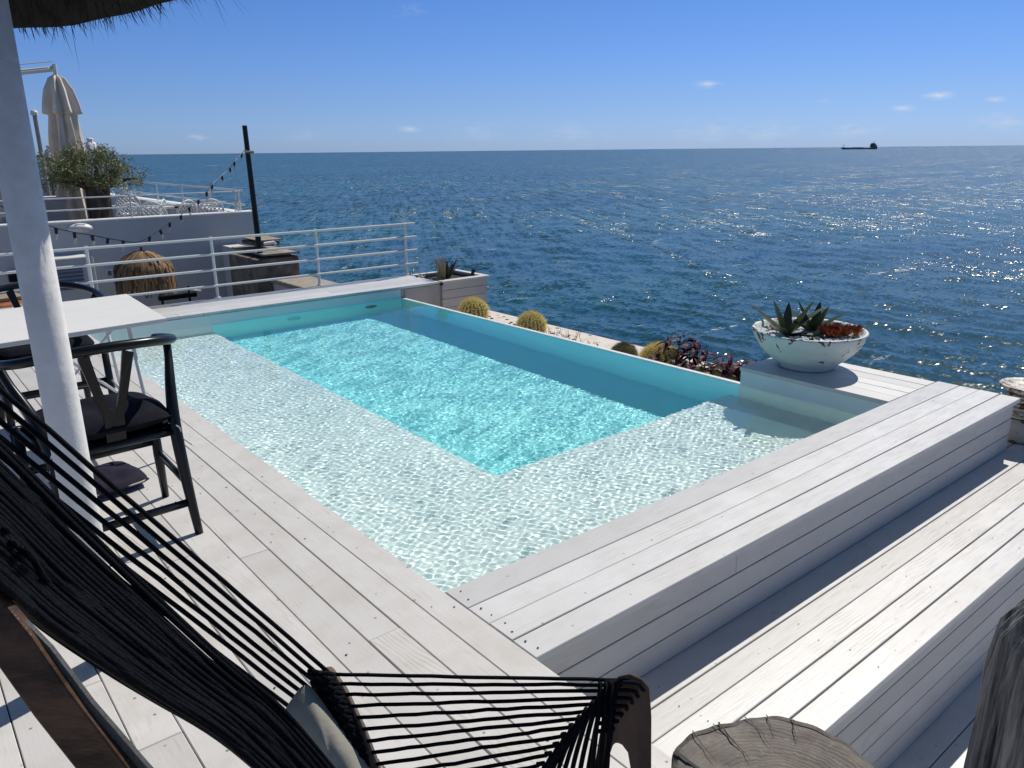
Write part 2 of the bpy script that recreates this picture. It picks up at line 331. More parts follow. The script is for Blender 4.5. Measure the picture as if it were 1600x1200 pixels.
# ------------------------------------------------------------------ pool
PX0, PX1, PY0, PY1 = 1.35, 4.68, 2.04, 7.75; WZ = -.14; SH = -.44; DP = -.76; SX, SY = 2.5, 3.21
def build_pool():
    m = mat('pool_lining', (.6, .7, .7), .5); g = G(m)
    z = g.n('ShaderNodeSeparateXYZ', {0: g.n('ShaderNodeTexCoord').outputs['Object']}).outputs[2]
    c = g.noise(g.coord(), 5, 4, .5)
    col = g.mix(g.ramp(c, [(.3, 0), (.7, 1)]), (.69, .78, .775), (.75, .825, .82))
    g.l(col, g.b.inputs['Base Color'])
    md = mat('pool_lining_turquoise', (.30, .78, .86), .5); gd = G(md)
    cdp = gd.noise(gd.coord(), 4, 4, .5)
    gd.l(gd.mix(gd.ramp(cdp, [(.3, 0), (.7, 1)]), (.38, .95, .965), (.43, .96, .97)), gd.b.inputs['Base Color'])
    b = MB()
    def quad(p): b.add(p, [(0, 1, 2, 3)])
    T = -.032; e = .0
    # L-shaped shelf
    b.add([(PX0,PY0,SH),(PX1,PY0,SH),(PX1,SY,SH),(SX,SY,SH),(SX,PY1,SH),(PX0,PY1,SH)], [(0,1,2,3),(0,3,4,5)])
    quad([(PX0,PY0,SH),(PX0,PY1,SH),(PX0,PY1,T),(PX0,PY0,T)])
    quad([(PX0,PY0,SH),(PX0,PY0,T),(PX1,PY0,T),(PX1,PY0,SH)])
    quad([(PX0,PY1,SH),(PX1+.0,PY1,SH),(PX1+.0,PY1,T),(PX0,PY1,T)])
    quad([(PX1,PY0,SH),(PX1,3.12,SH),(PX1,3.12,T),(PX1,PY0,T)])
    shelf = b.build('pool_shelf', m, kind='structure')
    b = MB()
    def quad2(p): b.add(p, [(0, 1, 2, 3)])
    quad2([(SX,SY,DP),(PX1,SY,DP),(PX1,PY1,DP),(SX,PY1,DP)])
    quad2([(SX,SY,DP),(SX,SY,SH),(PX1,SY,SH),(PX1,SY,DP)])
    quad2([(SX,SY,DP),(SX,PY1,DP),(SX,PY1,SH),(SX,SY,SH)])
    quad2([(SX,PY1-.003,DP),(PX1,PY1-.003,DP),(PX1,PY1-.003,WZ+.012),(SX,PY1-.003,WZ+.012)])
    quad2([(PX1,SY,DP),(PX1,SY,WZ+.004),(PX1,PY1,WZ+.004),(PX1,PY1,DP)])
    quad2([(PX1-.002,3.12,SH),(PX1-.002,3.12,WZ+.004),(PX1-.002,SY,WZ+.004),(PX1-.002,SY,SH)])
    deep = b.build('pool_floor', md, kind='structure')
    MB().box((PX1+.004, 3.122, -.52), (PX1+.052, PY1, WZ+.006), .004).build('infinity_edge', M['white'], kind='structure')
    # water surface: rippled sheet, real refraction and real caustics
    nx, ny = 720, 1240
    x = np.linspace(PX0, PX1, nx); y = np.linspace(PY0, PY1, ny); X, Y = np.meshgrid(x, y, indexing='ij'); Z = np.zeros_like(X)
    r2 = np.random.default_rng(3)
    sm = lambda q: np.clip(q, 0, 1)**2*(3-2*np.clip(q, 0, 1))
    amp = .36-.08*sm((X-SX+.02)/.16)*sm((Y-SY+.02)/.16)
    for i in range(70):
        lam = r2.uniform(.024, .056) if i < 60 else r2.uniform(.2, .5); k = 2*math.pi/lam
        th = r2.uniform(0, 2*math.pi) if i % 3 else r2.normal(R(200), .6)
        a = (.0135 if lam < .2 else .011)/k
        Z += a*np.sin(k*(X*math.cos(th)+Y*math.sin(th))+r2.uniform(0, 6.28)+.8*np.sin(2.1*X+1.7*Y+i))
    ed = np.clip(np.minimum(X-PX0, PX1-X)/.03, 0, 1)
    v = np.stack([X, Y, WZ+Z*amp*(.3+.7*ed)], -1).reshape(-1, 3)
    i = (np.arange(nx-1)[:, None]*ny+np.arange(ny-1)[None, :]).ravel(); q = np.stack([i, i+ny, i+ny+1, i+1], -1)
    me = bpy.data.meshes.new('pool_water'); me.vertices.add(len(v)); me.vertices.foreach_set('co', v.ravel())
    me.loops.add(q.size); me.loops.foreach_set('vertex_index', q.ravel().astype(np.int32))
    me.polygons.add(len(q)); me.polygons.foreach_set('loop_start', np.arange(0, q.size, 4, dtype=np.int32)); me.update(calc_edges=True)
    me.polygons.foreach_set('use_smooth', np.ones(len(q), bool))
    o = bpy.data.objects.new('pool_water', me); COL.objects.link(o); o['kind'] = 'structure'
    if me.polygons[0].normal.z < 0: me.flip_normals()
    mw_ = bpy.data.materials.new('pool_water'); mw_.use_nodes = True; t = mw_.node_tree; t.nodes.clear()
    gl = t.nodes.new('ShaderNodeBsdfGlass'); gl.inputs['IOR'].default_value = 1.333; gl.inputs['Roughness'].default_value = 0
    gl.inputs['Color'].default_value = (.97, 1, 1, 1); om = t.nodes.new('ShaderNodeOutputMaterial'); t.links.new(gl.outputs[0], om.inputs[0])
    me.materials.append(mw_)
    o.cycles.is_caustics_caster = True
    for q in (shelf, deep): q.cycles.is_caustics_receiver = True
    for X_, Z_, lb in ((4.28, -.34, 'dark round fitting under water in the far pool wall, nearer the infinity edge'), (3.35, -.36, 'faint round fitting under water in the far pool wall, further from the infinity edge')):
        t = thing('pool_fitting', (X_, PY1-.004, Z_), lb, 'pool fitting', 'round fittings in the far pool wall')
        q = MB().lathe([(0, 0), (.075, 0), (.075, .012), (.06, .02), (0, .02)], seg=28).build('cover', M['fit'] if X_ > 4 else M['fit2'], t); q.rotation_euler.x = R(90)
M['fit'] = mat('fitting_dark', (.03, .05, .05), .5); M['fit2'] = mat('fitting_pale', (.25, .6, .65), .5)
build_pool()
# ------------------------------------------------------------------ decks
def planks(b, axis, lo, hi, z, n_or_edges, th=.028, gap=.003, joints=None, bev=.0022, jit=.0012):
    """rows of planks: run along axis between lo and hi; n_or_edges = boundaries across"""
    ed = n_or_edges
    for i in range(len(ed)-1):
        cuts = [lo]+sorted(joints[i] if joints else [])+[hi]
        for a, c in zip(cuts[:-1], cuts[1:]):
            zz = z+random.uniform(-jit, jit)
            g1 = gap/2*random.uniform(.5, 1.5); g2 = gap/2*random.uniform(.5, 1.5)
            if axis == 1: b.box((ed[i]+g1, a+.0008, zz-th), (ed[i+1]-g2, c-.0008, zz), bev)
            else: b.box((a+.0008, ed[i]+g1, zz-th), (c-.0008, ed[i+1]-g2, zz), bev)
def face_planks(b, axis, lo, hi, pos, zs, th=.02, gap=.004, out=-1):
    for z0, z1 in zip(zs[:-1], zs[1:]):
        d = random.uniform(0, .0015)
        if axis == 0: b.box((lo, min(pos, pos-out*-th)+0, z0+gap/2), (hi, max(pos, pos-out*-th)+d, z1-gap/2), .002) if False else b.box((lo, pos+(0 if out < 0 else -th), z0+gap/2), (hi, pos+(th if out < 0 else 0)+0, z1-gap/2), .002)
        else: b.box((pos-(th if out > 0 else 0), lo, z0+gap/2), (pos+(th if out < 0 else 0), hi, z1-gap/2), .002)
def build_decks():
    # pool-side terrace: boards along Y
    b = MB(); ed = [1.35-.1175*k for k in range(0, 40)][::-1]
    jn = []
    for i in range(len(ed)-1):
        k = len(ed)-2-i
        base = {0: [-1.2], 1: [1.4-3.0, 4.9], 2: [1.96, 5.6], 3: [2.75, 6.2], 4: [3.45], 5: [2.9, 6.4], 6: [1.35, 4.1]}.get(k, [random.uniform(-3, 0), random.uniform(1.6, 4), random.uniform(5, 7.5)])
        jn.append([q for q in base if -3.9 < q < 7.7])
    planks(b, 1, -4., 7.75, 0, ed, joints=jn, gap=.003)
    b.build('pool_deck', M['deck_y'], kind='structure')
    MB().box((-3.4, -4, -1.4), (1.33, 7.75, -.03)).build('deck_base', M['dark_gap'], kind='structure')
    # fascia of the terrace towards the steps (x = 1.35, y < 1.55)
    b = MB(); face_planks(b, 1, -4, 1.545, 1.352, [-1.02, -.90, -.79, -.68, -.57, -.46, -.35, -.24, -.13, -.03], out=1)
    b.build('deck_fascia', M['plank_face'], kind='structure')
    # pool coping, near right arm, boards along X
    b = MB(); planks(b, 0, 1.352, 5.34, 0, [1.55, 1.667, 1.787, 1.908, 2.045], gap=.0035)
    b.build('near_coping', M['deck_x'], kind='structure')
    MB().box((1.352, 1.60, -1.3), (5.325, 2.036, -.032)).build('coping_base', M['dark_gap'], kind='structure')
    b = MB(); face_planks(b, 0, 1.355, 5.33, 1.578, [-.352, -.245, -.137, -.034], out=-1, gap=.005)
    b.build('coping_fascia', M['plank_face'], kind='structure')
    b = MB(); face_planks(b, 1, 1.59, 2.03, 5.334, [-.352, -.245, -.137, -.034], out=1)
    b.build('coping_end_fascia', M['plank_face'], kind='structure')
    # bench carrying the bowl: boards along Y
    b = MB(); planks(b, 1, 2.047, 3.12, 0, [4.66, 4.80, 4.93, 5.055, 5.18, 5.31], joints=None)
    b.build('bench_top', M['deck_x2'], kind='structure')
    MB().box((4.70, 2.04, -.5), (5.30, 3.105, -.031)).build('bench_base', M['plaster'], kind='structure')
    # inner pool-side kerb under the bench and the far coping
    # far coping: boards along X
    b = MB(); planks(b, 0, -3.4, 5.235, 0, [7.752, 7.90, 8.04, 8.18, 8.33, 8.47], joints=[[2.2], [3.9], [1.4], [4.4], [3.0]])
    b.build('far_coping', M['deck_x'], kind='structure')
    MB().box((-3.4, 7.765, -.9), (5.225, 8.46, -.032)).box((4.74, 7.753, -.5), (5.232, 7.764, -.035)).build('far_coping_base', M['plaster_warm'], kind='structure')
    # first step (tread) and second step
    b = MB(); planks(b, 0, 1.47, 7.4, -.352, [1.0, 1.11, 1.22, 1.335, 1.445, 1.588], gap=.005)
    planks(b, 1, -4., 1.588, -.352, [1.356, 1.468], joints=[[.4]])
    planks(b, 0, 5.37, 7.4, -.352, [1.59, 1.70, 1.81], gap=.005)
    b.build('step_tread', M['deck_x'], kind='structure')
    MB().box((1.37, 1.05, -1.3), (7.35, 1.60, -.384)).box((5.38, 1.601, -1.3), (7.35, 1.80, -.384)).build('step_base', M['dark_gap'], kind='structure')
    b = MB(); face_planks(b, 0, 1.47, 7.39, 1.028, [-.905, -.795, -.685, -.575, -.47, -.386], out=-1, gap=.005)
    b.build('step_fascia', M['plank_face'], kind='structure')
    b = MB(); planks(b, 0, 1.36, 9., -.905, [1.04-.117*k for k in range(16)][::-1], gap=.005)
    b.build('lower_deck', M['deck_x'], kind='structure')
    MB().box((1.3, -3, -1.6), (9, 1.05, -.94)).build('lower_deck_base', M['dark_gap'], kind='structure')
    b = MB()
    def hole(x, y, z, r_): b.lathe([(0, 0), (r_, 0)], (x, y, z), 8)
    for y0, y1 in zip([1.55, 1.667, 1.787, 1.908], [1.667, 1.787, 1.908, 2.045]):
        for q in (.28, .72): hole(1.385+random.uniform(-.008, .012), y0+(y1-y0)*q, .0018, random.uniform(.0028, .0045))
        for X in (2.2, 3.1, 4.0, 4.9):
            if random.random() < .5: hole(X+random.uniform(-.02, .02), y0+(y1-y0)*random.choice((.25, .75)), .0018, .0028)
    for k in range(7):
        x1 = 1.35-.1175*k
        for Y in (.6, 1.25, 1.93, 1.99, 2.72, 2.78, 3.45, 4.1):
            if random.random() < .55: hole(x1-.1175*random.choice((.25, .75)), Y+random.uniform(-.02, .02), .0018, random.uniform(.0024, .0045))
    for X in (1.9, 2.6, 3.3, 4.0):
        for y in (1.05, 1.17, 1.28, 1.39, 1.5): hole(X+random.uniform(-.03, .03), y, -.3502, .0028)
    b.build('deck_screws', M['dark_gap'], kind='structure')
    # planted ledge below the infinity edge
    MB().box((4.74, 3.122, -1.6), (5.92, 7.70, -.43), .01).build('planted_ledge', M['ledge'], kind='structure')
    MB().box((-30, -6, -9), (5.2, 8.4, -1.65)).build('rock_shore', M['rock'], kind='structure')
M['deck_x2'] = wood_paint('painted_planks_bench', 1, base=(.62, .61, .60), worn=.4)
M['plaster_warm'] = noisy('grey_beige_render', (.40, .385, .365), (.34, .325, .31), 5, .8, .25, .004)
M['ledge'] = noisy('warm_white_render', (.66, .60, .55), (.50, .44, .39), 7, .85, .5, .006, lo=.4, hi=.75)
M['rock'] = noisy('rock', (.16, .14, .12), (.08, .07, .06), 2, .9, .8, .1)
build_decks()
# ------------------------------------------------------------------ railing on the far coping
def build_railing():
    t = thing('metal_railing', (1.6, 8.5, 0), 'white four-bar metal railing along the far side of the pool', 'railing')
    o = Vector((1.6, 8.5, 0))
    for k, X in enumerate((5.235, 4.03, 2.83, 1.63, .43, -.77, -1.97)):
        MB().tube([Vector((X, 8.49, -.01))-o, Vector((X, 8.49, .655))-o], .016, 10).lathe([(0, .0), (.032, .0), (.032, .01), (.016, .014)], Vector((X, 8.49, -.001))-o, 16).build('post', M['steel_white'], t, smooth=False)
    for z, x1 in ((.635, 5.37), (.47, 5.385), (.305, 5.39), (.135, 5.39)):
        MB().tube([Vector((-3.2, 8.47, z))-o, Vector((x1, 8.47, z))-o], .0135, 10).build('rail', M['steel_white'], t)
build_railing()
# ------------------------------------------------------------------ plants
def blade(b, base, d, length, width, curve=.3, n=7, thick=.15, fold=.25, tw=0):
    """pointed, folded, tapering leaf; d = initial direction"""
    d = Vector(d).normalized(); up = Vector((0, 0, 1)); side = d.cross(up)
    if side.length < .05: side = Vector((math.cos(tw), math.sin(tw), 0))
    side.normalize(); p = Vector(base); v = []
    for i in range(n+1):
        t = i/n; w_ = width*(1-.15*(1-t)**3)*(1-t**2.2)**.8*(.75+.25*math.sin(min(1, t*3)*1.57)) if i < n else .0004
        nrm = side.cross(d).normalized()
        v += [p-side*w_+nrm*w_*fold, p-nrm*width*thick*(1-t), p+side*w_+nrm*w_*fold, p+nrm*w_*.06]
        d = (d+Vector((0, 0, -curve/n))).normalized(); p = p+d*length/n
    f = []
    for i in range(n):
        a, c = i*4, i*4+4
        for k in range(4): f.append((a+k, a+(k+1) % 4, c+(k+1) % 4, c+k))
    b.add(v, f); return b
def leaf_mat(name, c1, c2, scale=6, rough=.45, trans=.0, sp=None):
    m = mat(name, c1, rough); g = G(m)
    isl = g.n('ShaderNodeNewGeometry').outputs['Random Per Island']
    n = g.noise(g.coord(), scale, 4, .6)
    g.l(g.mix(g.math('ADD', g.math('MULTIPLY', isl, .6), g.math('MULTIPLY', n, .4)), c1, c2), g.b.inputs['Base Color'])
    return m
M['agave'] = leaf_mat('agave_leaf', (.025, .040, .014), (.075, .10, .04), 14, .4)
M['agave_dark'] = leaf_mat('dark_agave_leaf', (.03, .035, .02), (.06, .085, .035), 14, .4)
M['spine'] = leaf_mat('cactus_spines', (.70, .56, .17), (.92, .82, .42), 8, .5)
M['spine_dark'] = leaf_mat('dark_cactus_spines', (.13, .12, .06), (.26, .24, .13), 8, .5)
M['cactus'] = noisy('cactus_flesh', (.08, .08, .022), (.17, .15, .045), 20, .6, .3)
M['purple'] = leaf_mat('purple_leaf', (.030, .006, .018), (.09, .016, .036), 20, .6)
M['rust'] = leaf_mat('rust_rosette_leaf', (.14, .022, .010), (.42, .12, .04), 40, .45)
M['dry'] = leaf_mat('dry_grass', (.22, .17, .09), (.40, .34, .2), 10, .7)
M['soil'] = noisy('dark_soil', (.03, .022, .016), (.06, .045, .03), 40, .95, 1., .02)
M['debris'] = noisy('dry_debris', (.09, .06, .04), (.03, .02, .015), 60, .9, .8, .01)
spec('purple', .15); spec('spine', .2); spec('thatch', .1) if 'thatch' in M else None
def barrel(name, px, py, Y_or_loc, r_, h, label, dark=False, n=900, squash=1.0):
    loc = Y_or_loc; t = thing(name, loc, label, 'cactus', 'barrel cacti on the white ledge below the pool edge')
    b = MB(); ribs = 22
    prof = [(max(.001, r_*math.cos(a)*(.96)), h*.45+h*.55*math.sin(a)) for a in np.linspace(-1.1, 1.55, 22)]
    b.lathe(prof, seg=ribs*4, wob=lambda a, z: .045*math.cos(ribs*a))
    b.build('cactus_body', M['cactus'], t, smooth=True)
    s = MB()
    for i in range(ribs):
        a0 = 2*math.pi*i/ribs
        for j in range(13):
            e_ = -.35+1.85*j/12; 
            c = Vector((r_*math.cos(e_)*math.cos(a0), r_*math.cos(e_)*math.sin(a0), h*.45+h*.55*math.sin(e_)))
            nr = Vector((math.cos(e_)*math.cos(a0), math.cos(e_)*math.sin(a0), math.sin(e_)*r_/h*1.3)).normalized()
            for k in range(9):
                d = (nr*random.uniform(.4, 1.)+Vector((random.gauss(0, .6), random.gauss(0, .6), random.gauss(0, .6)))).normalized()
                ln = r_*random.uniform(.16, .32); u = d.cross(Vector((0, 0, 1))).normalized()*r_*.017; w_ = d.cross(u).normalized()*r_*.017
                s.add([c+u, c-u*.5+w_, c-u*.5-w_, c+d*ln], [(0, 1, 3), (1, 2, 3), (2, 0, 3)])
    s.build('spines', M['spine_dark'] if dark else M['spine'], t)
    return t
LZ = -.43
barrel('barrel_cactus', 0, 0, (5.33, 7.22, LZ), .165, .27, 'large golden barrel cactus in front of the plank planter box')
barrel('barrel_cactus', 0, 0, (5.33, 6.18, LZ), .15, .265, 'golden barrel cactus standing alone, second from the plank planter')
barrel('barrel_cactus', 0, 0, (5.28, 4.80, LZ), .12, .185, 'small dark green barrel cactus, the darkest on the white ledge', dark=True)
barrel('barrel_cactus', 0, 0, (5.36, 4.43, LZ), .17, .225, 'broad yellow barrel cactus beside the purple-leaved plant')
def small_cactus_clump():
    t = thing('cactus_clump', (5.22, 3.68, LZ), 'clump of small olive cacti half hidden under the purple plant', 'cactus')
    for i, (dx, dy, r_) in enumerate([(0, 0, .075), (.12, -.09, .07), (-.02, .18, .065), (.08, .12, .05), (-.05, -.14, .07), (.0, .34, .07), (-.08, .07, .06), (.02, .5, .06)]):
        b = MB().lathe([(max(.001, r_*math.cos(a)), r_*.8+r_*math.sin(a)) for a in np.linspace(-1.3, 1.55, 12)], (dx, dy, .06), 44, wob=lambda a, z: .06*math.cos(11*a))
        o = b.build('cactus_ball', M['cactus'], t, smooth=True)
        s = MB()
        for k in range(150):
            a0 = round(random.random()*11)/11*6.283; e_ = random.uniform(-.3, 1.5); nr = Vector((math.cos(e_)*math.cos(a0), math.cos(e_)*math.sin(a0), math.sin(e_)))
            c = Vector((dx, dy, r_*.8+.06))+nr*r_; d = (nr+Vector((random.gauss(0, .5), random.gauss(0, .5), random.gauss(0, .5)))).normalized(); u = d.cross(Vector((0, 0, 1))).normalized()*.0012
            s.add([c+u, c-u, c+d*.02], [(0, 1, 2)])
        s.build('spines', M['spine_dark'], o)
small_cactus_clump()
def purple_plant():
    t = thing('purple_leaved_plant', (5.3, 3.72, LZ), 'bushy plant with dark purple strap leaves at the ledge corner', 'plant')
    s, lv = MB(), MB()
    for i in range(40):
        bx, by = random.uniform(-.13, .16), random.uniform(-.46, .62)
        h = random.uniform(.08, .36); lean = Vector((random.uniform(-.12, .12), random.uniform(-.14, .14), 1)).normalized()
        p0 = Vector((bx, by, 0)); top = p0+lean*h
        s.tube([p0, p0+lean*h*.5+Vector((random.uniform(-.01, .01),)*3), top], [.006, .005, .004], 5)
        for k in range(random.randint(5, 9)):
            a = random.uniform(0, 6.28); q = p0+lean*h*random.uniform(.4, 1)
            blade(lv, q, (math.cos(a), math.sin(a), random.uniform(.25, .9)), random.uniform(.11, .2), random.uniform(.019, .030), curve=1.5, n=5, fold=.5, thick=.04)
    s.build('stem', M['purple'], t); lv.build('foliage', M['purple'], t)
purple_plant()
def sprigs(name, loc, n, h, m, label, spread=.12, kinds=0):
    b = MB()
    for i in range(n):
        p = Vector((random.uniform(-spread, spread), random.uniform(-spread, spread)*1.5, 0)); hh = h*random.uniform(.5, 1.1)
        d = Vector((random.gauss(0, .35), random.gauss(0, .35), 1))
        pts = [p, p+d*hh*.5, p+d*hh+Vector((random.gauss(0, .02), random.gauss(0, .02), 0))]
        b.tube(pts, [.0035, .0028, .0015], 4)
        for k in range(5):
            a = random.uniform(0, 6.28); blade(b, interp(pts[0], pts[2], random.uniform(.3, 1)), (math.cos(a), math.sin(a), .5), hh*.28, .004, n=3)
    return tag(b.build(name, m, loc=loc), label, 'plant', 'dry sprigs on the white ledge')
for (x, y, n, h) in ((5.30, 5.45, 12, .19), (5.17, 5.72, 9, .24), (5.12, 5.05, 10, .19)):
    lb = {5.45: 'sparse dry dark sprigs in the middle of the white ledge', 5.72: 'spiky dry twigs at the ledge nearer the two golden cacti', 5.05: 'thin dry twigs just beside the dark barrel cactus'}[y]
    sprigs('dry_sprig', (x, y, LZ), n, h, M['debris'], lb)
b = MB()
for i in range(26):
    p = Vector((random.gauss(0, .03), random.gauss(0, .04), 0)); a = random.uniform(0, 6.28)
    blade(b, p, (math.cos(a), math.sin(a), random.uniform(.4, 1.3)), random.uniform(.08, .15), .02, curve=.9, n=4, fold=.5)
tag(b.build('withered_succulent', M['debris'], loc=(5.42, 6.72, LZ)), 'small withered brown succulent between the two golden cacti', 'plant')
b = MB()
for i in range(120):
    x, y = random.uniform(4.85, 5.88), random.uniform(3.6, 7.4); s_ = random.uniform(.004, .014); a = random.uniform(0, 6.28)
    b.box((x-s_*1.8, y-s_*.7, LZ+.001), (x+s_*1.8, y+s_*.7, LZ+.001+s_*.5), 0, Matrix.Rotation(a, 3, 'Z'))
b.build('leaf_litter', M['debris'], kind='stuff')
# planter box at the far corner
def planter():
    t = thing('planter_box', (5.6, 8.1, LZ), 'square planter box of pale painted planks at the far pool corner', 'planter')
    o = Vector((5.6, 8.1, LZ)); b = MB(); zs = [-.43, -.325, -.22, -.115, -.022]
    x0, x1, y0, y1 = 5.245, 5.935, 7.735, 8.45
    for z0, z1 in zip(zs[:-1], zs[1:]):
        b.box((x0, y0, z0+.002), (x1, y0+.02, z1-.002), .002); b.box((x1-.02, y0+.021, z0+.002), (x1, y1, z1-.002), .002)
        b.box((x0, y1-.02, z0+.002), (x1-.021, y1, z1-.002), .002); b.box((x0, y0+.021, z0+.002), (x0+.02, y1-.021, z1-.002), .002)
    q = b.build('box', M['plank_face2'], t); q.location = -o
    b = MB()
    b.box((x0-.0, y0-.02, -.020), (x1+.03, y0+.075, .004), .003).box((x1-.05, y0+.077, -.020), (x1+.03, y1, .004), .003).box((x0, y1-.06, -.020), (x1-.052, y1+.0, .004), .003)
    q = b.build('rim', M['deck_x2'], t); q.location = -o
    q = MB().box((x0+.02, y0+.02, -.2), (x1-.02, y1-.02, -.05)).build('soil', M['soil'], t); q.location = -o
    # spot light fitting on the rim
    s = thing('spot_lamp', (5.80, 7.86, .004), 'tiny black spot lamp on the planter rim', 'lamp')
    MB().box((-.03, -.02, 0), (.03, .02, .015), .003).build('base', M['black'], s)
    MB().tube([(0, 0, .012), (.01, -.01, .05), (.03, -.03, .065)], [.02, .025, .024], 12).build('head', M['black'], s)
    s2 = thing('cable_box', (5.238, 7.735, -.03), 'small black socket at the joint of coping and planter', 'socket')
    MB().box((-.016, -.024, -.014), (.016, -.002, .018), .003).build('housing', M['black'], s2)
    MB().tube([(0, -.012, -.014), (0, -.012, -.4)], .003, 6).build('cable', M['black'], s2)
M['plank_face2'] = wood_paint('warm_grey_planks', 0, base=(.56, .53, .50), worn=.7)
planter()
a1 = thing('agave', (5.52, 8.02, -.05), 'green agave standing upright in the plank planter box', 'agave')
b = MB()
for i in range(11):
    a = i*2.4; el = random.uniform(.9, 2.6) if i > 4 else random.uniform(1.4, 3.)
    blade(b, (.02*math.cos(a), .02*math.sin(a), 0), (math.cos(a), math.sin(a), el), random.uniform(.22, .36), .028, curve=.25, n=7)
b.build('leaves', M['agave_dark'], a1)
b = MB()
for i in range(90):
    a = random.uniform(0, 6.28); blade(b, (random.gauss(0, .02), random.gauss(0, .02), 0), (math.cos(a)*.3, math.sin(a)*.3, random.uniform(1, 3)), random.uniform(.2, .38), .004, curve=.3, n=5)
tag(b.build('ornamental_grass', M['dry'], loc=(5.37, 7.92, -.05)), 'tuft of dry straw-coloured grass in the plank planter box', 'grass tuft')
b = MB()
for i in range(60):
    a = random.uniform(0, 6.28); blade(b, (random.uniform(-.07, .07), random.uniform(-.25, .25), 0), (math.cos(a), math.sin(a), random.uniform(.4, 2)), random.uniform(.06, .13), .009, curve=.7, n=4)
tag(b.build('trailing_plant', M['agave_dark'], loc=(5.31, 8.2, -.045)), 'low dark trailing plant at the inner end of the plank planter', 'plant')
# ------------------------------------------------------------------ bowl on the bench
def peel(name, paint, under, thr=.64, scale=7):
    m = mat(name, paint, .5); g = G(m); v = g.coord()
    n = g.noise(v, scale*2.2, 6, .6, .3); st = g.noise(g.coord((1, 1, 2.5)), 3, 4, .6)
    rim = g.ramp(g.n('ShaderNodeSeparateXYZ', {0: g.n('ShaderNodeTexCoord').outputs['Object']}).outputs[2], [(.13, 0), (.26, .10)])
    k = g.ramp(g.math('ADD', n, rim), [(thr, 0), (thr+.012, 1)])
    col = g.mix(g.ramp(st, [(.35, 0), (.7, 1)]), paint, tuple(x*.86 for x in paint))
    col = g.mix(g.ramp(g.noise(v, 30, 5, .6), [(.55, 0), (.75, .35)]), col, (.42, .42, .36))
    g.l(g.mix(k, col, under), g.b.inputs['Base Color'])
    g.l(g.bump(g.math('SUBTRACT', g.math('MULTIPLY', g.noise(v, 40, 5, .6), .3), g.math('MULTIPLY', k, .8)), .5, .004), g.b.inputs['Normal']); return m
M['bowl'] = peel('peeling_white_bowl', (.62, .70, .66), (.12, .045, .03), .642)
M['pebble'] = noisy('white_pebbles', (.80, .80, .80), (.55, .55, .57), 9, .5, .2)
BOWL = (5.03, 2.825, .004)
def build_bowl():
    t = thing('planter_bowl', BOWL, 'wide shallow white bowl planter with peeling paint on the bench by the sea', 'planter bowl')
    prof = [(0, 0), (.185, 0), (.195, .008), (.196, .022), (.222, .04), (.27, .08), (.315, .125), (.348, .17), (.372, .215), (.385, .25), (.388, .264), (.380, .271), (.366, .266), (.352, .245), (.335, .222), (.30, .2)]
    MB().lathe(prof, seg=96).build('bowl', M['bowl'], t, smooth=True)
    MB().lathe([(.34, .215), (.25, .222), (.12, .226), (0.001, .228)], seg=48).build('soil', M['soil2'], t, smooth=True)
    pb = MB()
    for i in range(420):
        a = random.uniform(0, 6.28); rr = .33*math.sqrt(random.random()); s_ = random.uniform(.009, .023)
        px, py = rr*math.cos(a), rr*math.sin(a)
        seg = 6; v = []; f = []
        pr = [(0.001, -1), (.85, -.5), (1, 0), (.8, .6), (0.001, .95)]
        sx_, sy_ = random.uniform(.8, 1.5), random.uniform(.7, 1.1); ra = random.uniform(0, 6.28)
        for k in range(seg):
            q = 6.283*k/seg
            for r0, z0 in pr:
                xx, yy = r0*math.cos(q)*s_*sx_, r0*math.sin(q)*s_*sy_
                v.append((px+xx*math.cos(ra)-yy*math.sin(ra), py+xx*math.sin(ra)+yy*math.cos(ra), .229+z0*s_*.8))
        n = len(pr)
        for k in range(seg):
            for j in range(n-1): f.append((k*n+j, ((k+1) % seg)*n+j, ((k+1) % seg)*n+j+1, k*n+j+1))
        pb.add(v, f)
    o = pb.build('pebbles', M['pebble'], t, smooth=True); o['kind'] = 'stuff'
M['soil2'] = noisy('grey_grit', (.42, .40, .40), (.20, .18, .17), 30, .9, .8, .01)
build_bowl()
def agave_at(name, off, n, ln, label, seed):
    random.seed(seed); t = thing(name, (BOWL[0]+off[0], BOWL[1]+off[1], .225), label, 'agave', 'agaves in the white bowl')
    for i in range(n):
        a = i*2.39996+seed; up = .18+1.9*(i/n)**1.25
        b = MB(); blade(b, (.015*math.cos(a), .015*math.sin(a), 0), (math.cos(a), math.sin(a), up), ln*random.uniform(.75, 1.15), .037, curve=-.10 if i > n*.5 else .2, n=9, fold=.42, thick=.22)
        b.build('leaf', M['agave'], t)
    return t
agave_at('agave', (-.125, .10), 8, .33, 'larger green agave in the bowl, on the left side', 5)
agave_at('agave', (.10, .03), 8, .29, 'smaller green agave in the bowl beside the rusty rosettes', 11)
random.seed(21)
rt = thing('succulent_rosettes', (BOWL[0]+.085, BOWL[1]-.185, .225), 'mass of rusty red succulent rosettes at the right of the bowl', 'succulent')
for i in range(26):
    b = MB(); a0 = random.uniform(0, 6.28); rr = .14*math.sqrt(random.random()); cx, cy = rr*math.cos(a0)*.9, rr*math.sin(a0)*.9
    hz = random.uniform(.01, .05)
    for k in range(16):
        a = k*2.4; blade(b, (cx, cy, hz), (math.cos(a), math.sin(a), .25+1.3*k/16), random.uniform(.045, .07), .011, curve=-.5, n=5, fold=.35, thick=.3)
    b.build('rosette', M['rust'], rt)
b = MB()
for k in range(14):
    a = k*2.4; blade(b, (0, 0, 0), (math.cos(a), math.sin(a), .6+k*.12), .045, .006, n=4)
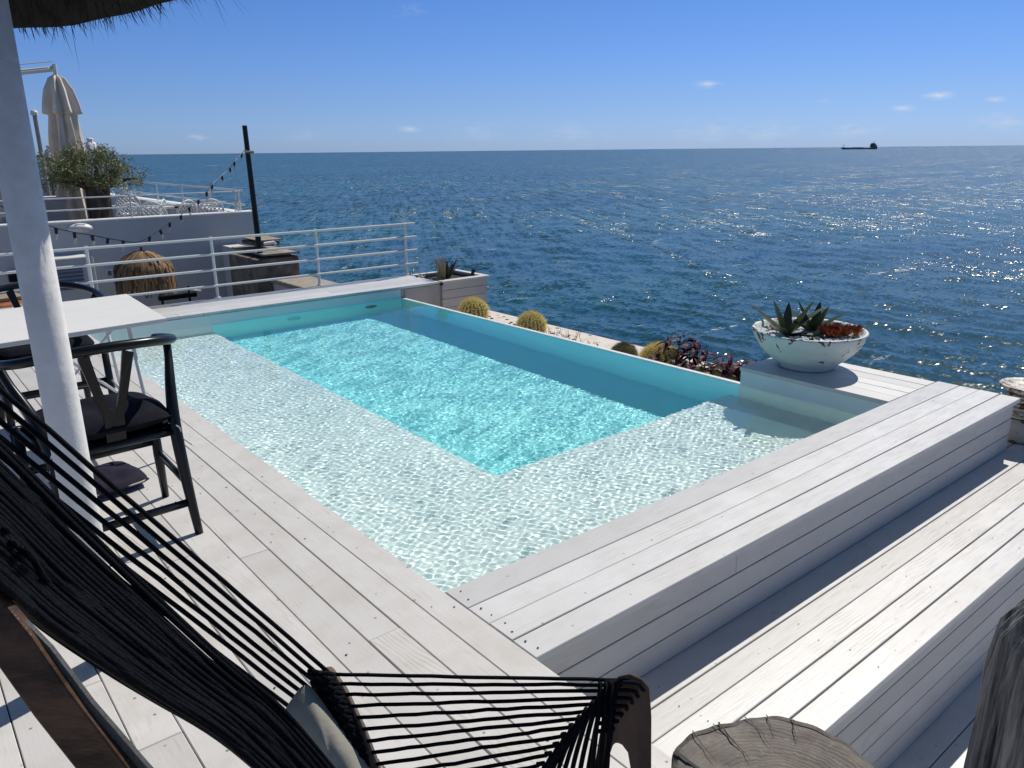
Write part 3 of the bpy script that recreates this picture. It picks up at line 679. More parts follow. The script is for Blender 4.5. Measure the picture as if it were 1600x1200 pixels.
tag(b.build('small_succulent', M['agave'], loc=(BOWL[0]-.19, BOWL[1]-.13, .232)), 'tiny green succulent at the near rim of the white bowl', 'succulent')
# ------------------------------------------------------------------ rustic urn at the right end
M['urn'] = peel('rustic_urn', (.42, .39, .35), (.13, .06, .045), .60, 9)
def urn():
    p = atz(1592, 606, 0)
    loc = (5.62, 1.60, -.352); t = thing('rustic_urn', loc, 'weathered rustic urn with a bowl on top at the right end of the coping', 'urn')
    MB().lathe([(.0, 0), (.12, 0), (.15, .03), (.165, .08), (.15, .13), (.11, .155)], seg=48, wob=lambda a, z: .02*math.sin(3*a)).build('foot', M['urn'], t, smooth=True)
    b = MB()
    for k in range(6): b.lathe([(.0, 0), (.1, 0), (.115, .008), (.115, .018), (.1, .026), (0, .026)], (0, 0, .157+.027*k), 40)
    b.build('stack', M['urn'], t, smooth=False)
    MB().lathe([(0, .32), (.10, .32), (.14, .335), (.165, .355), (.17, .368), (.16, .374), (.145, .362), (.10, .35), (.0, .345)], seg=48, wob=lambda a, z: .015*math.sin(2*a+1)).build('bowl', M['bowl2'], t, smooth=True)
M['bowl2'] = peel('peeling_brown_bowl', (.17, .10, .08), (.5, .48, .44), .56, 12)
urn()
# ------------------------------------------------------------------ black wishbone chairs
def wishbone(loc, rz, label, group='black wishbone chairs at the white table'):
    t = thing('wishbone_chair', loc, label, 'chair', group, rz)
    B_ = M['black']
    # bent top rail
    arc = [(.30, .17, .712), (.312, .10, .722), (.305, -.02, .738), (.262, -.13, .756), (.16, -.205, .776), (0, -.232, .785)]
    arc = arc + [(-x, y, z) for x, y, z in arc[-2::-1]]
    pts = bez(arc, 7); n = len(pts)
    MB().tube(pts, [.0175+.004*math.sin(math.pi*i/(n-1)) for i in range(n)], 12, flat=.85).build('top_rail', B_, t, smooth=True)
    for s in (-1, 1):
        leg = bez([(s*.235, -.255, 0), (s*.226, -.215, .22), (s*.222, -.185, .42), (s*.245, -.12, .55), (s*.283, -.03, .66), (s*.300, .02, .722)], 6); k = len(leg)
        MB().tube(leg, [.0165+.008*math.sin(min(1, i/k*1.3)*math.pi) for i in range(k)], 10).build('leg', B_, t, smooth=True)
        MB().tube([(s*.262, .21, 0), (s*.258, .21, .2), (s*.255, .205, .445)], [.0155, .021, .019], 10).build('leg', B_, t, smooth=True)
        MB().tube([(s*.228, -.225, .20), (s*.262, .21, .20)], .012, 8, flat=1.4).build('stretcher', B_, t, smooth=True)
        MB().tube([(s*.223, -.19, .412), (s*.256, .205, .43)], .015, 8).build('seat_rail', B_, t, smooth=True)
    MB().tube([(-.228, -.232, .13), (.228, -.232, .13)], .012, 8, flat=1.4).build('stretcher', B_, t, smooth=True)
    MB().tube([(-.26, .21, .26), (.26, .21, .26)], .012, 8, flat=1.4).build('stretcher', B_, t, smooth=True)
    MB().tube([(-.225, -.19, .415), (.225, -.19, .415)], .015, 8).build('seat_rail', B_, t, smooth=True)
    MB().tube([(-.256, .205, .43), (.256, .205, .43)], .015, 8).build('seat_rail', B_, t, smooth=True)
    # woven seat
    b = MB()
    for i in range(32):
        y = -.185+.385*i/31; w_ = .22+.033*i/31
        b.tube([(-w_, y, .437), (-w_*.5, y, .428), (0, y, .424), (w_*.5, y, .428), (w_, y, .437)], .0068, 6)
    b.build('seat', M['cord'], t, smooth=True)
    # Y splat: flat plate cut as one outline
    def sp(u, h): # along the plate from seat rail up, leaning back
        return (u, -.193-.028*h/.34+ -.02*math.sin(h/.34*1.6), .425+h)
    L_ = [(-.035, 0), (-.036, .10), (-.062, .20), (-.095, .33), (-.057, .345), (-.038, .24), (-.013, .135), (0, .124), (.013, .135), (.038, .24), (.057, .345), (.095, .33), (.062, .20), (.036, .10), (.035, 0)]
    MB().prism([sp(u, h) for u, h in L_], (0, .011, 0)).build('splat', B_, t)
    # cushion
    c = cushion_mesh(.235, .215, .085); q = c.build('cushion', M['navy'], t, smooth=True); q.location = (0, .005, .478); t.scale = (1, 1, 1.05)
    for s in (-1, 1): MB().tube(bez([(s*.2, -.18, .45), (s*.23, -.21, .43), (s*.235, -.2, .39), (s*.26, -.235, .36)], 4), .003, 5).build('cushion_tie', M['rope'], t, smooth=True)
    return t
def cushion_mesh(a, c, h, n=26, dent=.012):
    b = MB(); v = []; f = []
    for side in (1, -1):
        for i in range(n+1):
            for j in range(n+1):
                u, w_ = i/n*2-1, j/n*2-1
                uu = u*math.sqrt(1-w_*w_*.18); ww = w_*math.sqrt(1-u*u*.18)
                e_ = max(0, (1-abs(u)**4)*(1-abs(w_)**4))**.45
                z = side*h/2*e_ + (dent*math.sin(5*u+1)*math.sin(4*w_)*e_ if side > 0 else 0)
                v.append((uu*a, ww*c, z))
    N_ = (n+1)**2
    for s_ in (0, 1):
        for i in range(n):
            for j in range(n):
                q = (s_*N_+i*(n+1)+j, s_*N_+(i+1)*(n+1)+j, s_*N_+(i+1)*(n+1)+j+1, s_*N_+i*(n+1)+j+1); f.append(q if s_ == 0 else q[::-1])
    return b.add(v, f)
C1 = wishbone((.585, 3.31, 0), R(3), 'black wishbone chair seen from behind at the near side of the white table')
C2 = wishbone((.665, 5.0, 0), R(183), 'black wishbone chair facing us from beyond the white table'); C2.scale.z = 1.0
# loose cushion lying on the deck
ct = thing('floor_cushion', (.63, 3.84, .002), 'plum coloured square cushion lying on the deck under the near chair', 'cushion', rz=R(8))
q = cushion_mesh(.185, .175, .06).build('cushion', M['plum'], ct, smooth=True); q.location = (0, 0, .032)
b = MB(); e_ = [(math.cos(a), math.sin(a)) for a in np.linspace(0, 2*math.pi, 60)]
b.tube([(.178*abs(x)**.35*np.sign(x), .168*abs(y)**.35*np.sign(y), .032) for x, y in e_], .004, 6, cap=False); b.build('piping', M['rope'], ct, smooth=True)
# ------------------------------------------------------------------ white folding table
def table():
    c = [atz(260, 497, .74), atz(198, 459, .74)]
    P = Vector(c[0]); Q = Vector(c[1]); e2 = (Q-P); e2.z = 0; e1 = Vector((-.995, -.095, 0))
    A = [P, Q, Q+e1*1.5, P+e1*1.5]; cen = sum(A, Vector())/4
    t = thing('dining_table', (cen.x, cen.y, 0), 'white slab-topped table on thin white metal legs beside the column', 'table')
    o = Vector((cen.x, cen.y, 0))
    MB().prism([a-o-Vector((0, 0, .022)) for a in A], (0, 0, .022)).build('table_top', M['tabletop'], t, bev=.003)
    def L_(u, v_, z): return P+e1*u+e2*v_-o+Vector((0, 0, z-.74))
    for u in (.16, 1.34):
        for v_ in (.12, .88):
            MB().tube([L_(u, v_, .716), L_(u-.05 if u < 1 else u+.05, v_+(.02 if v_ > .5 else -.02), 0)], .0095, 8).build('leg', M['steel_white'], t, smooth=True)
        MB().tube([L_(u, .12, .70), L_(u, .88, .70)], .009, 8).build('crossbar', M['steel_white'], t, smooth=True)
        MB().tube([L_(u, .1, .28), L_(u, .9, .28)], .008, 8).build('crossbar', M['steel_white'], t, smooth=True)
        MB().tube([L_(u, .30, .715), L_(u+(.32 if u < 1 else -.32), .30, .715-.30), ], .006, 8).build('brace', M['steel_white'], t, smooth=True)
        MB().tube([L_(u+.02, .5, .28), L_(u+(.42 if u < 1 else -.42), .5, .705)], .007, 8).build('brace', M['steel_white'], t, smooth=True)
M['tabletop'] = noisy('white_laminate', (.73, .72, .69), (.69, .68, .655), 5, .45, .05, .001)
table()
# ------------------------------------------------------------------ column and thatched parasol
CX, CY = .335, 2.405
M['column'] = noisy('white_column_paint', (.80, .775, .74), (.68, .66, .63), 14, .5, .5, .004)
pt = thing('thatched_parasol', (CX, CY, 0), 'dark thatched parasol on a thick white pole in front of the table', 'parasol')
MB().lathe([(0, 0), (.047, 0), (.046, .5), (.0455, 2.3), (0, 2.3)], seg=40, wob=lambda a, z: .012*math.sin(2*a+z*3)+.008*math.sin(5*a+z*9)).build('pole', M['column'], pt, smooth=True)
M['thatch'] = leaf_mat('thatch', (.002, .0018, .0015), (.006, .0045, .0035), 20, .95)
def thatch():
    RR_, z0, tx, ty = THR; random.seed(9)
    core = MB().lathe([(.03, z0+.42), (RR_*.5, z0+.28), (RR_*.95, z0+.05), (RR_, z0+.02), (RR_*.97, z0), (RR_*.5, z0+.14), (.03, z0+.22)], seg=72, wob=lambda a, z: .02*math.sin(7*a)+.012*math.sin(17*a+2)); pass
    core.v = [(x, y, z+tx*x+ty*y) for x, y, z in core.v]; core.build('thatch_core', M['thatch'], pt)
    b = MB()
    for i in range(9000):
        a = random.uniform(0, 6.283); rr = RR_*random.uniform(.45, 1.0)**.5
        z = z0+.02+(1-rr/RR_)*.2+random.uniform(-.02, .04); ln = random.uniform(.015, .055) if random.random() < .975 else random.uniform(.06, .16)
        d = Vector((math.cos(a), math.sin(a), -random.uniform(.15, 1.6)))+Vector((random.gauss(0, .35), random.gauss(0, .35), 0)); d.normalize()
        p = Vector((rr*math.cos(a), rr*math.sin(a), z)); s_ = Vector((-math.sin(a), math.cos(a), 0))*random.uniform(.0007, .0018)
        m_ = p+d*ln*.55+Vector((0, 0, -.01)); e_ = p+d*ln+Vector((0, 0, -.03*ln/.1))
        b.add([p+s_, p-s_, m_-s_*.7, m_+s_*.7, e_], [(0, 1, 2, 3), (3, 2, 4)])
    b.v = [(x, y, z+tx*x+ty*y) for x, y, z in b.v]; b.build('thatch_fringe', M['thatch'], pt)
THR = (.60, 1.955, .06, -.16)
thatch()
# ------------------------------------------------------------------ rope lounge chair in the foreground
M['teak'] = noisy('dark_stained_teak', (.115, .060, .034), (.04, .021, .012), 30, .38, .5, .003, stretch=(.35, .35, 1), lo=.4, hi=.6)
M['teak2'] = noisy('dark_oiled_timber', (.13, .072, .043), (.055, .032, .02), 16, .45, .5, .004, stretch=(1, 1, .12), detail=7)
M['greige'] = noisy('greige_linen', (.30, .29, .25), (.25, .24, .205), 18, .85, .5, .003)
spec('teak', .2); spec('teak2', .25)
def rope_chair():
    base = atd(560, 1500, 1.15); base = Vector((.30, .55, 0))
    t = thing('rope_lounge_chair', base, 'large lounge chair strung with black rope on a dark timber frame, in the foreground', 'lounge chair')
    def W_(x, y, d): return Vector(atd(x, y, d))-base
    rs = random.Random(5)
    # post A (short, wrapped) and post B (arched), stand on the deck
    A0, A1 = W_(503, 1062, 1.24), W_(560, 1240, 1.16)
    def slab(pts, wdt, thk, name, m, side, bev=.008):
        """timber member: centreline pts, half widths, side = width direction"""
        v = []; pts = [Vector(p) for p in pts]; n = len(pts)
        for i, p in enumerate(pts):
            tt = (pts[min(i+1, n-1)]-pts[max(i-1, 0)]).normalized(); s_ = (side-tt*side.dot(tt)).normalized(); u = tt.cross(s_)
            w0 = wdt[i] if hasattr(wdt, '__len__') else wdt
            v += [p-s_*w0-u*thk, p+s_*w0-u*thk, p+s_*w0+u*thk, p-s_*w0+u*thk]
        f = [(0, 1, 2, 3)[::-1], tuple((n-1)*4+k for k in range(4))]
        for i in range(n-1):
            for k in range(4): f.append((i*4+k, i*4+(k+1) % 4, i*4+4+(k+1) % 4, i*4+4+k))
        return MB().add(v, f).build(name, m, t, bev=bev)
    right = Vector(CM[0])
    def fl_(v, dx=0, dy=0): return Vector((v.x+dx, v.y+dy, .003-base.z))
    
    slab([W_(500, 1048, 1.245), W_(520, 1090, 1.235), W_(548, 1150, 1.22), W_(600, 1290, 1.19), W_(660, 1500, 1.15), fl_(W_(660, 1500, 1.15))], [.018, .025, .025, .025, .025, .022], .016, 'arm_post', M['teak2'], right)
    # right post with arch opening
    def P_(x, y, d=1.2): return W_(x, y, d)
    outl = [(958, 1066), (966, 1056), (985, 1052), (1003, 1060), (1015, 1074), (1018, 1120), (1017, 1320), (985, 1320), (985, 1200), (981, 1176), (972, 1164), (964, 1160), (958, 1163), (952, 1180), (935, 1320), (905, 1320), (930, 1190), (944, 1130)]
    dv = Vector(ray(990, 1120)/np.linalg.norm(ray(990, 1120)))*.034
    MB().prism([P_(x, y, 1.19) for x, y in outl], dv).build('arm_post', M['teak2'], t, bev=.005)
    for px_ in (1001, 921):
        q_ = P_(px_, 1316, 1.208); slab([q_, fl_(q_, .01 if px_ > 950 else -.03)], .0165, .015, 'arm_post_foot', M['teak2'], right, .003)
    a_ = W_(660, 1500, 1.15); a_ = Vector((a_.x, a_.y, .30)); b_ = P_(921, 1316, 1.208); b_ = Vector((b_.x, b_.y, .30)); c_ = W_(420, 1520, .70); c_ = Vector((c_.x, c_.y, .36)); d_ = W_(-130, 980, .64); d_ = Vector((d_.x-.01, d_.y+.02, .36))
    for u_, v_ in ((a_, b_), (a_, c_), (c_, d_)): slab([u_, v_], .018, .012, 'seat_frame', M['teak2'], Vector((0, 0, 1)), .003)
    # curved rear member at the lower left
    slab([W_(-150, 800, .66), W_(-60, 905, .66), W_(28, 1012, .66), W_(88, 1097, .66), W_(167, 1198, .665), W_(330, 1400, .68), fl_(W_(520, 1640, .72))], .0192, .006, 'rear_frame', M['teak'], right, .0025)
    slab([W_(-70, 850, .662), W_(16, 952, .662), W_(76, 1014, .662), W_(105, 1052, .662), W_(141, 1100, .662), W_(226, 1198, .668), W_(378, 1362, .68)], .0036, .003, 'rear_frame_sheen', M['edge_sheen'], right, .001)  # separate grey strip that paints the sheen along the frame's side
    # top rail off frame on the left, carrying the ropes
    slab([W_(-90, 480, .80), W_(-110, 640, .74), W_(-110, 800, .68), W_(-130, 980, .64), fl_(W_(-130, 980, .64), -.02, .05)], .02, .016, 'back_rail', M['teak'], right)
    def cord(b, p, q, rad, sag=.0, wob=.0012, n=14):
        pts = []
        for i in range(n+1):
            k = i/n; s_ = interp(p, q, k); s_ = Vector(s_)+Vector((0, 0, -sag*4*k*(1-k)))
            if 0 < i < n: s_ += Vector((rs.gauss(0, wob), rs.gauss(0, wob), rs.gauss(0, wob)))
            pts.append(s_)
        b.tube(pts, rad, 6)
    # open side cords from the back to post A
    b = MB()
    left = [(-100, 520), (-100, 545), (-100, 575), (-100, 603), (-100, 632), (-100, 660), (-100, 690), (-100, 718), (-100, 742)]
    rt_ = [(515, 1052), (500, 1056), (493, 1066), (489, 1080), (485, 1092), (480, 1104), (470, 1118), (462, 1132), (455, 1142)]
    for (x0, y0), (x1, y1) in zip(left, rt_):
        cord(b, W_(x0, y0, .84), W_(x1, y1, 1.235), .0033, wob=.0004)
    b.build('side_cords', M['cord'], t, smooth=True)
    # dense woven back
    b = MB()
    up_ = [(-110, 590), (0, 693), (120, 812), (236, 925), (361, 1040), (439, 1108), (520, 1200), (600, 1300)]
    lo_ = [(-110, 835), (0, 912), (70, 975), (165, 1040), (240, 1088), (330, 1142), (402, 1200), (520, 1310)]
    dp_ = [.74, .78, .84, .90, .96, 1.01, 1.06, 1.12]
    for layer in range(3):
        nn_ = 36
        for i in range(nn_):
            u = (i+.37*layer)/(nn_-1)
            if layer and u < .16: continue
            if layer == 0 and i in (1, 3, 4): continue
            jj = rs.uniform(-2.5, 2.5)
            pts = []
            for (xa, ya), (xb, yb), d_ in zip(up_, lo_, dp_):
                pts.append(W_(xa*(1-u)+xb*u+jj*.5+rs.uniform(-1, 1), ya*(1-u)+yb*u+jj+rs.uniform(-1.5, 1.5), d_-.13*u+.016*layer+rs.uniform(-.006, .006)))
            b.tube(bez(pts, 4), .0038 if layer == 0 else .0044, 6)
    b.build('back_cords', M['cord'], t, smooth=True)
    # twisted crossing cords at upper left of the weave
    b = MB()
    for i in range(11):
        x = -70+i*11; y = 765+i*9+rs.uniform(-8, 8)
        pts = [W_(x+j*13, y+j*17+4*math.sin(j*1.9+i), .722+.010*(j % 2)-.004*i+.020*j) for j in range(8)]
        b.tube(bez(pts, 3), .0030, 6)
    b.build('woven_cords', M['cord'], t, smooth=True)
    # cords between the posts: fan
    b = MB()
    for i in range(13):
        x0, y0 = 508+i*8.2+max(0, i-5)*3, 1053+i*14.5; d0 = 1.235-.004*i
        x1, y1 = 1000-i*16.5, 1062+i*9.5
        yy = (1053, 1069, 1086, 1104, 1122, 1141, 1159, 1177, 1195, 1212, 1228, 1245, 1262)[i]
        ye = (1063, 1070, 1079, 1090, 1100, 1111, 1123, 1136, 1150, 1165, 1180, 1196, 1212)[i]
        xe = 985-i*13
        cord(b, W_(x0, yy, d0), W_(xe, ye, 1.185), .0031, wob=.0005)
    b.build('arm_cords', M['cord'], t, smooth=True)
    # chevron wrap on the right post
    b = MB()
    for i in range(13):
        xe, ye = 985-i*13, (1063, 1070, 1079, 1090, 1100, 1111, 1123, 1136, 1150, 1165, 1180, 1196, 1212)[i]
        x2 = 961-i*9
        b.tube(bez([W_(xe-3, ye-2, 1.175), W_(x2+4-i*1.5, ye+5, 1.168), W_(x2-8-i*5, ye+90, 1.175), W_(x2-26-i*6, ye+210, 1.19)], 5), .0038, 6)
        if i < 7: b.tube(bez([W_(945-i*3, 1066+i*13, 1.17), W_(975+(3-i)*6, 1067+i*12, 1.168), W_(1006-i*9, 1078+i*10, 1.185)], 5), .0034, 6)
    for i in range(3):
        b.tube([W_(956-i*9, 1066, 1.165), W_(953-i*10, 1130, 1.165), W_(945-i*13, 1260, 1.17)], .0036, 6)
    b.build('wrapped_cords', M['cord'], t, smooth=True)
    # knots over post A
    b = MB()
    for i in range(11):
        x, y = 505+i*7.5, 1056+i*15
        b.tube(bez([W_(x-22, y-8, 1.215), W_(x-6, y-4, 1.20), W_(x+8, y+6, 1.2), W_(x+18, y+2, 1.222)], 4), .0042, 6)
        b.tube(bez([W_(x-24, y-2, 1.213), W_(x-4, y+5, 1.195), W_(x+14, y+12, 1.215)], 4), .0042, 6)
        b.tube(bez([W_(x-18, y+10, 1.22), W_(x, y-4, 1.198), W_(x+17, y-2, 1.222)], 4), .0038, 6)
    b.build('post_lashing', M['cord'], t, smooth=True)
M['edge_sheen'] = noisy('edge_sheen', (.055, .054, .052), (.035, .034, .033), 20, .6, .3)
rope_chair()
def pillow():
    # scatter cushion standing in the lounge chair behind the ropes
    pts = [(476, 1063), (458, 1088), (440, 1115), (432, 1150), (470, 1260), (560, 1330), (650, 1300), (615, 1240), (575, 1195), (545, 1150), (515, 1112), (492, 1078)]
    c = Vector(atd(515, 1190, 1.2)); t = thing('scatter_cushion', (c.x, c.y, c.z-.12), 'greige linen scatter cushion propped inside the rope chair', 'cushion')
    o = Vector((c.x, c.y, c.z-.12)); v = []; f = []; n = len(pts); rings = [1, .93, .75, .45, .15]
    fw = Vector(ray(515, 1190)/np.linalg.norm(ray(515, 1190)))
    for side in (1, -1):
        for k, s_ in enumerate(rings):
            for j, (x, y) in enumerate(pts):
                q = Vector(atd(515+(x-515)*s_, 1190+(y-1190)*s_, 1.2)); bulge = .042*(1-s_**3)
                v.append(q-fw*bulge*side+fw*.003*math.sin(j*2.3+k)-o)
    m_ = len(rings)*n
    for s_ in (0, 1):
        for k in range(len(rings)-1):
            for j in range(n): f.append((s_*m_+k*n+j, s_*m_+k*n+(j+1) % n, s_*m_+(k+1)*n+(j+1) % n, s_*m_+(k+1)*n+j))
        f.append(tuple(s_*m_+(len(rings)-1)*n+j for j in range(n)))
    for j in range(n): f.append((j, (j+1) % n, m_+(j+1) % n, m_+j))
    MB().add(v, f).build('cover', M['greige'], t, smooth=True, sub=2)
pillow()
# ------------------------------------------------------------------ tree-stump stool
def stump():
    loc = (1.02, .525, 0.0); H_ = .42; t = thing('stump_stool', loc, 'round tree-stump stool with cracked grey top beside the rope chair', 'stool')
    m = mat('stump_top', (.2, .18, .16), .8); g = G(m)
    v = g.coord(); 
    rg = g.n('ShaderNodeTexWave', {'Vector': g.coord((1, 1, .02)), 'Scale': 34., 'Distortion': 5, 'Detail': 4., 'Detail Scale': 1.6}, wave_type='RINGS', rings_direction='Z').outputs[1]
    n1 = g.noise(v, 9, 6, .65, .6); n2 = g.noise(v, 60, 5, .7)
    col = g.mix(g.ramp(n1, [(.3, 0), (.7, 1)]), (.085, .070, .062), (.20, .175, .155))
    col = g.mix(g.math('MULTIPLY', g.ramp(rg, [(.0, 1), (.35, 0)]), .08), col, (.07, .055, .045))
    col = g.mix(g.ramp(n2, [(.55, 0), (.75, .5)]), col, (.30, .28, .25))
    col = g.mix(g.ramp(g.noise(v, 5, 3, .6), [(.56, 0), (.66, .6)]), col, (.06, .045, .038))
    g.l(col, g.b.inputs['Base Color']); g.l(g.bump(g.math('ADD', g.math('MULTIPLY', rg, .25), n2), .7, .004), g.b.inputs['Normal'])
    seg = 160; cracks = [(101, .0035, .95), (62, .0018, .5), (24, .0012, .3), (48, .0009, .4), (-60, .003, .6), (200, .002, .5), (82, .001, .35), (118, .001, .5), (36, .0008, .25), (72, .0007, .3)]
    def rad(a): return .226*(1+.055*math.sin(2*a+.6)+.03*math.sin(5*a)+.045*math.exp(-((a-R(38))/.25)**2)-.05*math.exp(-((a-R(118))/.3)**2)+.008*math.sin(23*a))
    v = []; f = []; prof = [(0, 0), (.9, 0), (1.0, .03), (1, H_*.5), (1.0, H_-.012), (.985, H_-.002), (.93, H_)]
    for k in range(seg):
        a = 2*math.pi*k/seg
        if a > math.pi: a -= 2*math.pi
        for i, (r0, z) in enumerate(prof): v.append((rad(a)*r0*math.cos(a), rad(a)*r0*math.sin(a), z))
    n = len(prof)
    for k in range(seg):
        for i in range(n-1): f.append((k*n+i, ((k+1) % seg)*n+i, ((k+1) % seg)*n+i+1, k*n+i+1))
    o = MB().add(v, f).build('trunk', M['bark'], t, smooth=True)
    v = [(0, 0, H_+.002)]; f = []; seg = 200; rings_ = np.linspace(.08, .94, 14)
    for k in range(seg):
        a = 2*math.pi*k/seg; a = a-2*math.pi if a > math.pi else a
        for r0 in rings_: v.append((rad(a)*r0*math.cos(a), rad(a)*r0*math.sin(a), H_+.001+.0022*math.sin(r0*31+a)+.0015*math.sin(7*a+r0*9)))
    nn = len(rings_)
    for k in range(seg):
        for i in range(nn-1): f.append((1+k*nn+i, 1+k*nn+i+1, 1+((k+1) % seg)*nn+i+1, 1+((k+1) % seg)*nn+i))
        f.append((0, 1+k*nn, 1+((k+1) % seg)*nn))
    MB().add(v, f).build('top', m, t, smooth=True)
    rs3 = random.Random(2)
    for ca, wd, ln in cracks:
        pts = []; n_ = 14; jit = 0
        for i in range(n_+1):
            r0 = .985-ln*.93*i/n_; jit += rs3.gauss(0, .005)/max(.3, r0); a = R(ca)+jit+.10*math.sin(3*r0+ca)
            w_ = wd*(1-i/n_)**.8+.0004; c = Vector((rad(a)*r0*math.cos(a), rad(a)*r0*math.sin(a), H_+(.0062 if r0 < .95 else .003))); sd = Vector((-math.sin(a), math.cos(a), 0))*w_
            pts += [c-sd, c+sd]
        MB().add(pts, [(2*i, 2*i+1, 2*i+3, 2*i+2) for i in range(n_)]).build('crack', M['dark_gap'], t)
M['bark'] = noisy('grey_bark', (.13, .115, .10), (.06, .05, .043), 18, .9, .9, .01, stretch=(1, 1, .2))
stump()
# ------------------------------------------------------------------ weathered driftwood post at the right edge
def driftwood():
    m = mat('driftwood', (.15, .14, .125), .85); g = G(m); v = g.coord((1, 1, .07)); n = g.noise(v, 75, 6, .65, .25); n2 = g.noise(v, 22, 4, .6, .4)
    g.l(g.mix(g.ramp(n, [(.35, 0), (.62, 1)]), (.08, .072, .062), (.46, .42, .36)), g.b.inputs['Base Color'])
    g.l(g.bump(g.math('ADD', n, g.math('MULTIPLY', n2, 1.4)), 1., .014), g.b.inputs['Normal'])
    m_ = Vector(atd(1650, 1200, 1.27)); rr_ = [.015, .075, .108, .117, .120, .122, .124, .13, .14]
    P0 = Vector((m_.x, m_.y, -.902)); t = thing('driftwood_post', P0, 'grey deeply grained driftwood post at the right edge', 'post')
    top_ = m_.z+.315
    pts = bez([Vector((m_.x+.01*math.sin(z*4), m_.y, z))-P0 for z in (top_, top_-.03, top_-.09, top_-.18, top_-.3, m_.z-.12, m_.z-.3, -.3, -.902)], 8); n_ = len(pts); seg = 360; vv = []; ff = []
    for i, p in enumerate(pts):
        k = i/(n_-1); r0 = float(np.interp(k*8, range(9), rr_))
        tt = (pts[min(i+1, n_-1)]-pts[max(i-1, 0)]).normalized(); a_ = Vector(CM[0]); a_ = (a_-tt*a_.dot(tt)).normalized(); b_ = tt.cross(a_)
        for q in range(seg):
            th = 2*math.pi*q/seg
            gr = 1+.035*math.sin(11*th+k*3)+.03*math.sin(23*th-k*5)*math.sin(3*k+1)+.022*math.sin(41*th+k*7)+.016*math.sin(67*th-k*9+2)
            vv.append(p+a_*math.cos(th)*r0*gr+b_*math.sin(th)*r0*gr)
    for i in range(n_-1):
        for q in range(seg): ff.append((i*seg+q, i*seg+(q+1) % seg, (i+1)*seg+(q+1) % seg, (i+1)*seg+q))
    ff.append(tuple(range(seg)))
    MB().add(vv, ff).build('trunk', m, t, smooth=True)
driftwood()
# ------------------------------------------------------------------ neighbouring terrace
WY = 14.0; TF = -.15
M['floor_shadow_grey'] = noisy('shadowed_terrace_floor', (.20, .20, .21), (.15, .15, .16), 3, .8, .2)  # floor base colour greyed to hold the shadow behind the chairs
M['wall_top'] = noisy('white_coping', (.74, .74, .74), (.66, .66, .66), 3, .7, .1)
def neighbour():
    t = thing('terrace_building', (-3, WY+6, -7), 'long white-walled terrace building beyond the pool with white coping', 'building')
    o = Vector((-3, WY+6, -7)); XE = 5.49
    def P(b, n, m, **k):
        q = b.build(n, m, t, **k); q.location = -o; return q
    P(MB().box((-14, WY, -7), (XE, WY+.25, .47)), 'front_wall', M['wall_shade'])
    P(MB().box((XE-.28, WY+.252, -7), (XE, 40, .44)), 'sea_wall', M['plaster'])
    P(MB().box((-14, WY-.012, .472), (XE+.015, WY+.27, .505), .006).box((XE-.30, WY+.272, .442), (XE+.015, 40, .48), .006), 'coping', M['wall_top'])
    P(MB().box((-14, WY+.252, TF-.4), (XE-.282, 40, TF)), 'floor', M['floor_shadow_grey'])
    P(MB().tube([(XE+.0, WY-.01, -1.9), (XE+.0, WY-.01, .2)], .03, 8), 'drain_pipe', M['plaster'])
neighbour()
MB().box((-14, 8.47, -7), (5.2, WY, -2.6)).build('lower_yard', M['plaster_warm'], kind='structure')
def terrace_rails():
    t = thing('terrace_railing', (5.38, 20, .48), 'white two-bar railing along the sea side of the neighbouring terrace', 'railing'); o = Vector((5.38, 20, .48))
    X = 5.38; z0, z1 = .48, .86
    for y in [14.35, 15.9, 17.6, 19.4, 21.3, 23.5, 26, 29]:
        MB().tube([Vector((X, y, z0))-o, Vector((X, y, z1+.02))-o], .02, 8).build('post', M['steel_white'], t)
    for z in (z1, z0+.13): MB().tube([Vector((X, 14.1, z))-o, Vector((X, 31, z))-o], .018, 8).build('rail', M['steel_white'], t)
    MB().tube([Vector((X-.12, 14.12, z0))-o, Vector((X-.18, 14.12, z1))-o], .018, 8).build('post', M['steel_white'], t)
    t = thing('wire_railing', (0, WY+.1, .505), 'thin two-wire railing along the front wall of the neighbouring terrace', 'railing'); o = Vector((0, WY+.1, .505))
    for x in (5.2, 3.47, 1.2, -1, -3): MB().tube([Vector((x, WY+.1, .505))-o, Vector((x, WY+.1, .505+.37))-o], .013, 6).build('post', M['steel_white'], t)
    for z in (.67, .85): MB().tube([Vector((-8, WY+.1, z))-o, Vector((5.3, WY+.1, z))-o], .011, 6).build('rail', M['steel_white'], t)
terrace_rails()
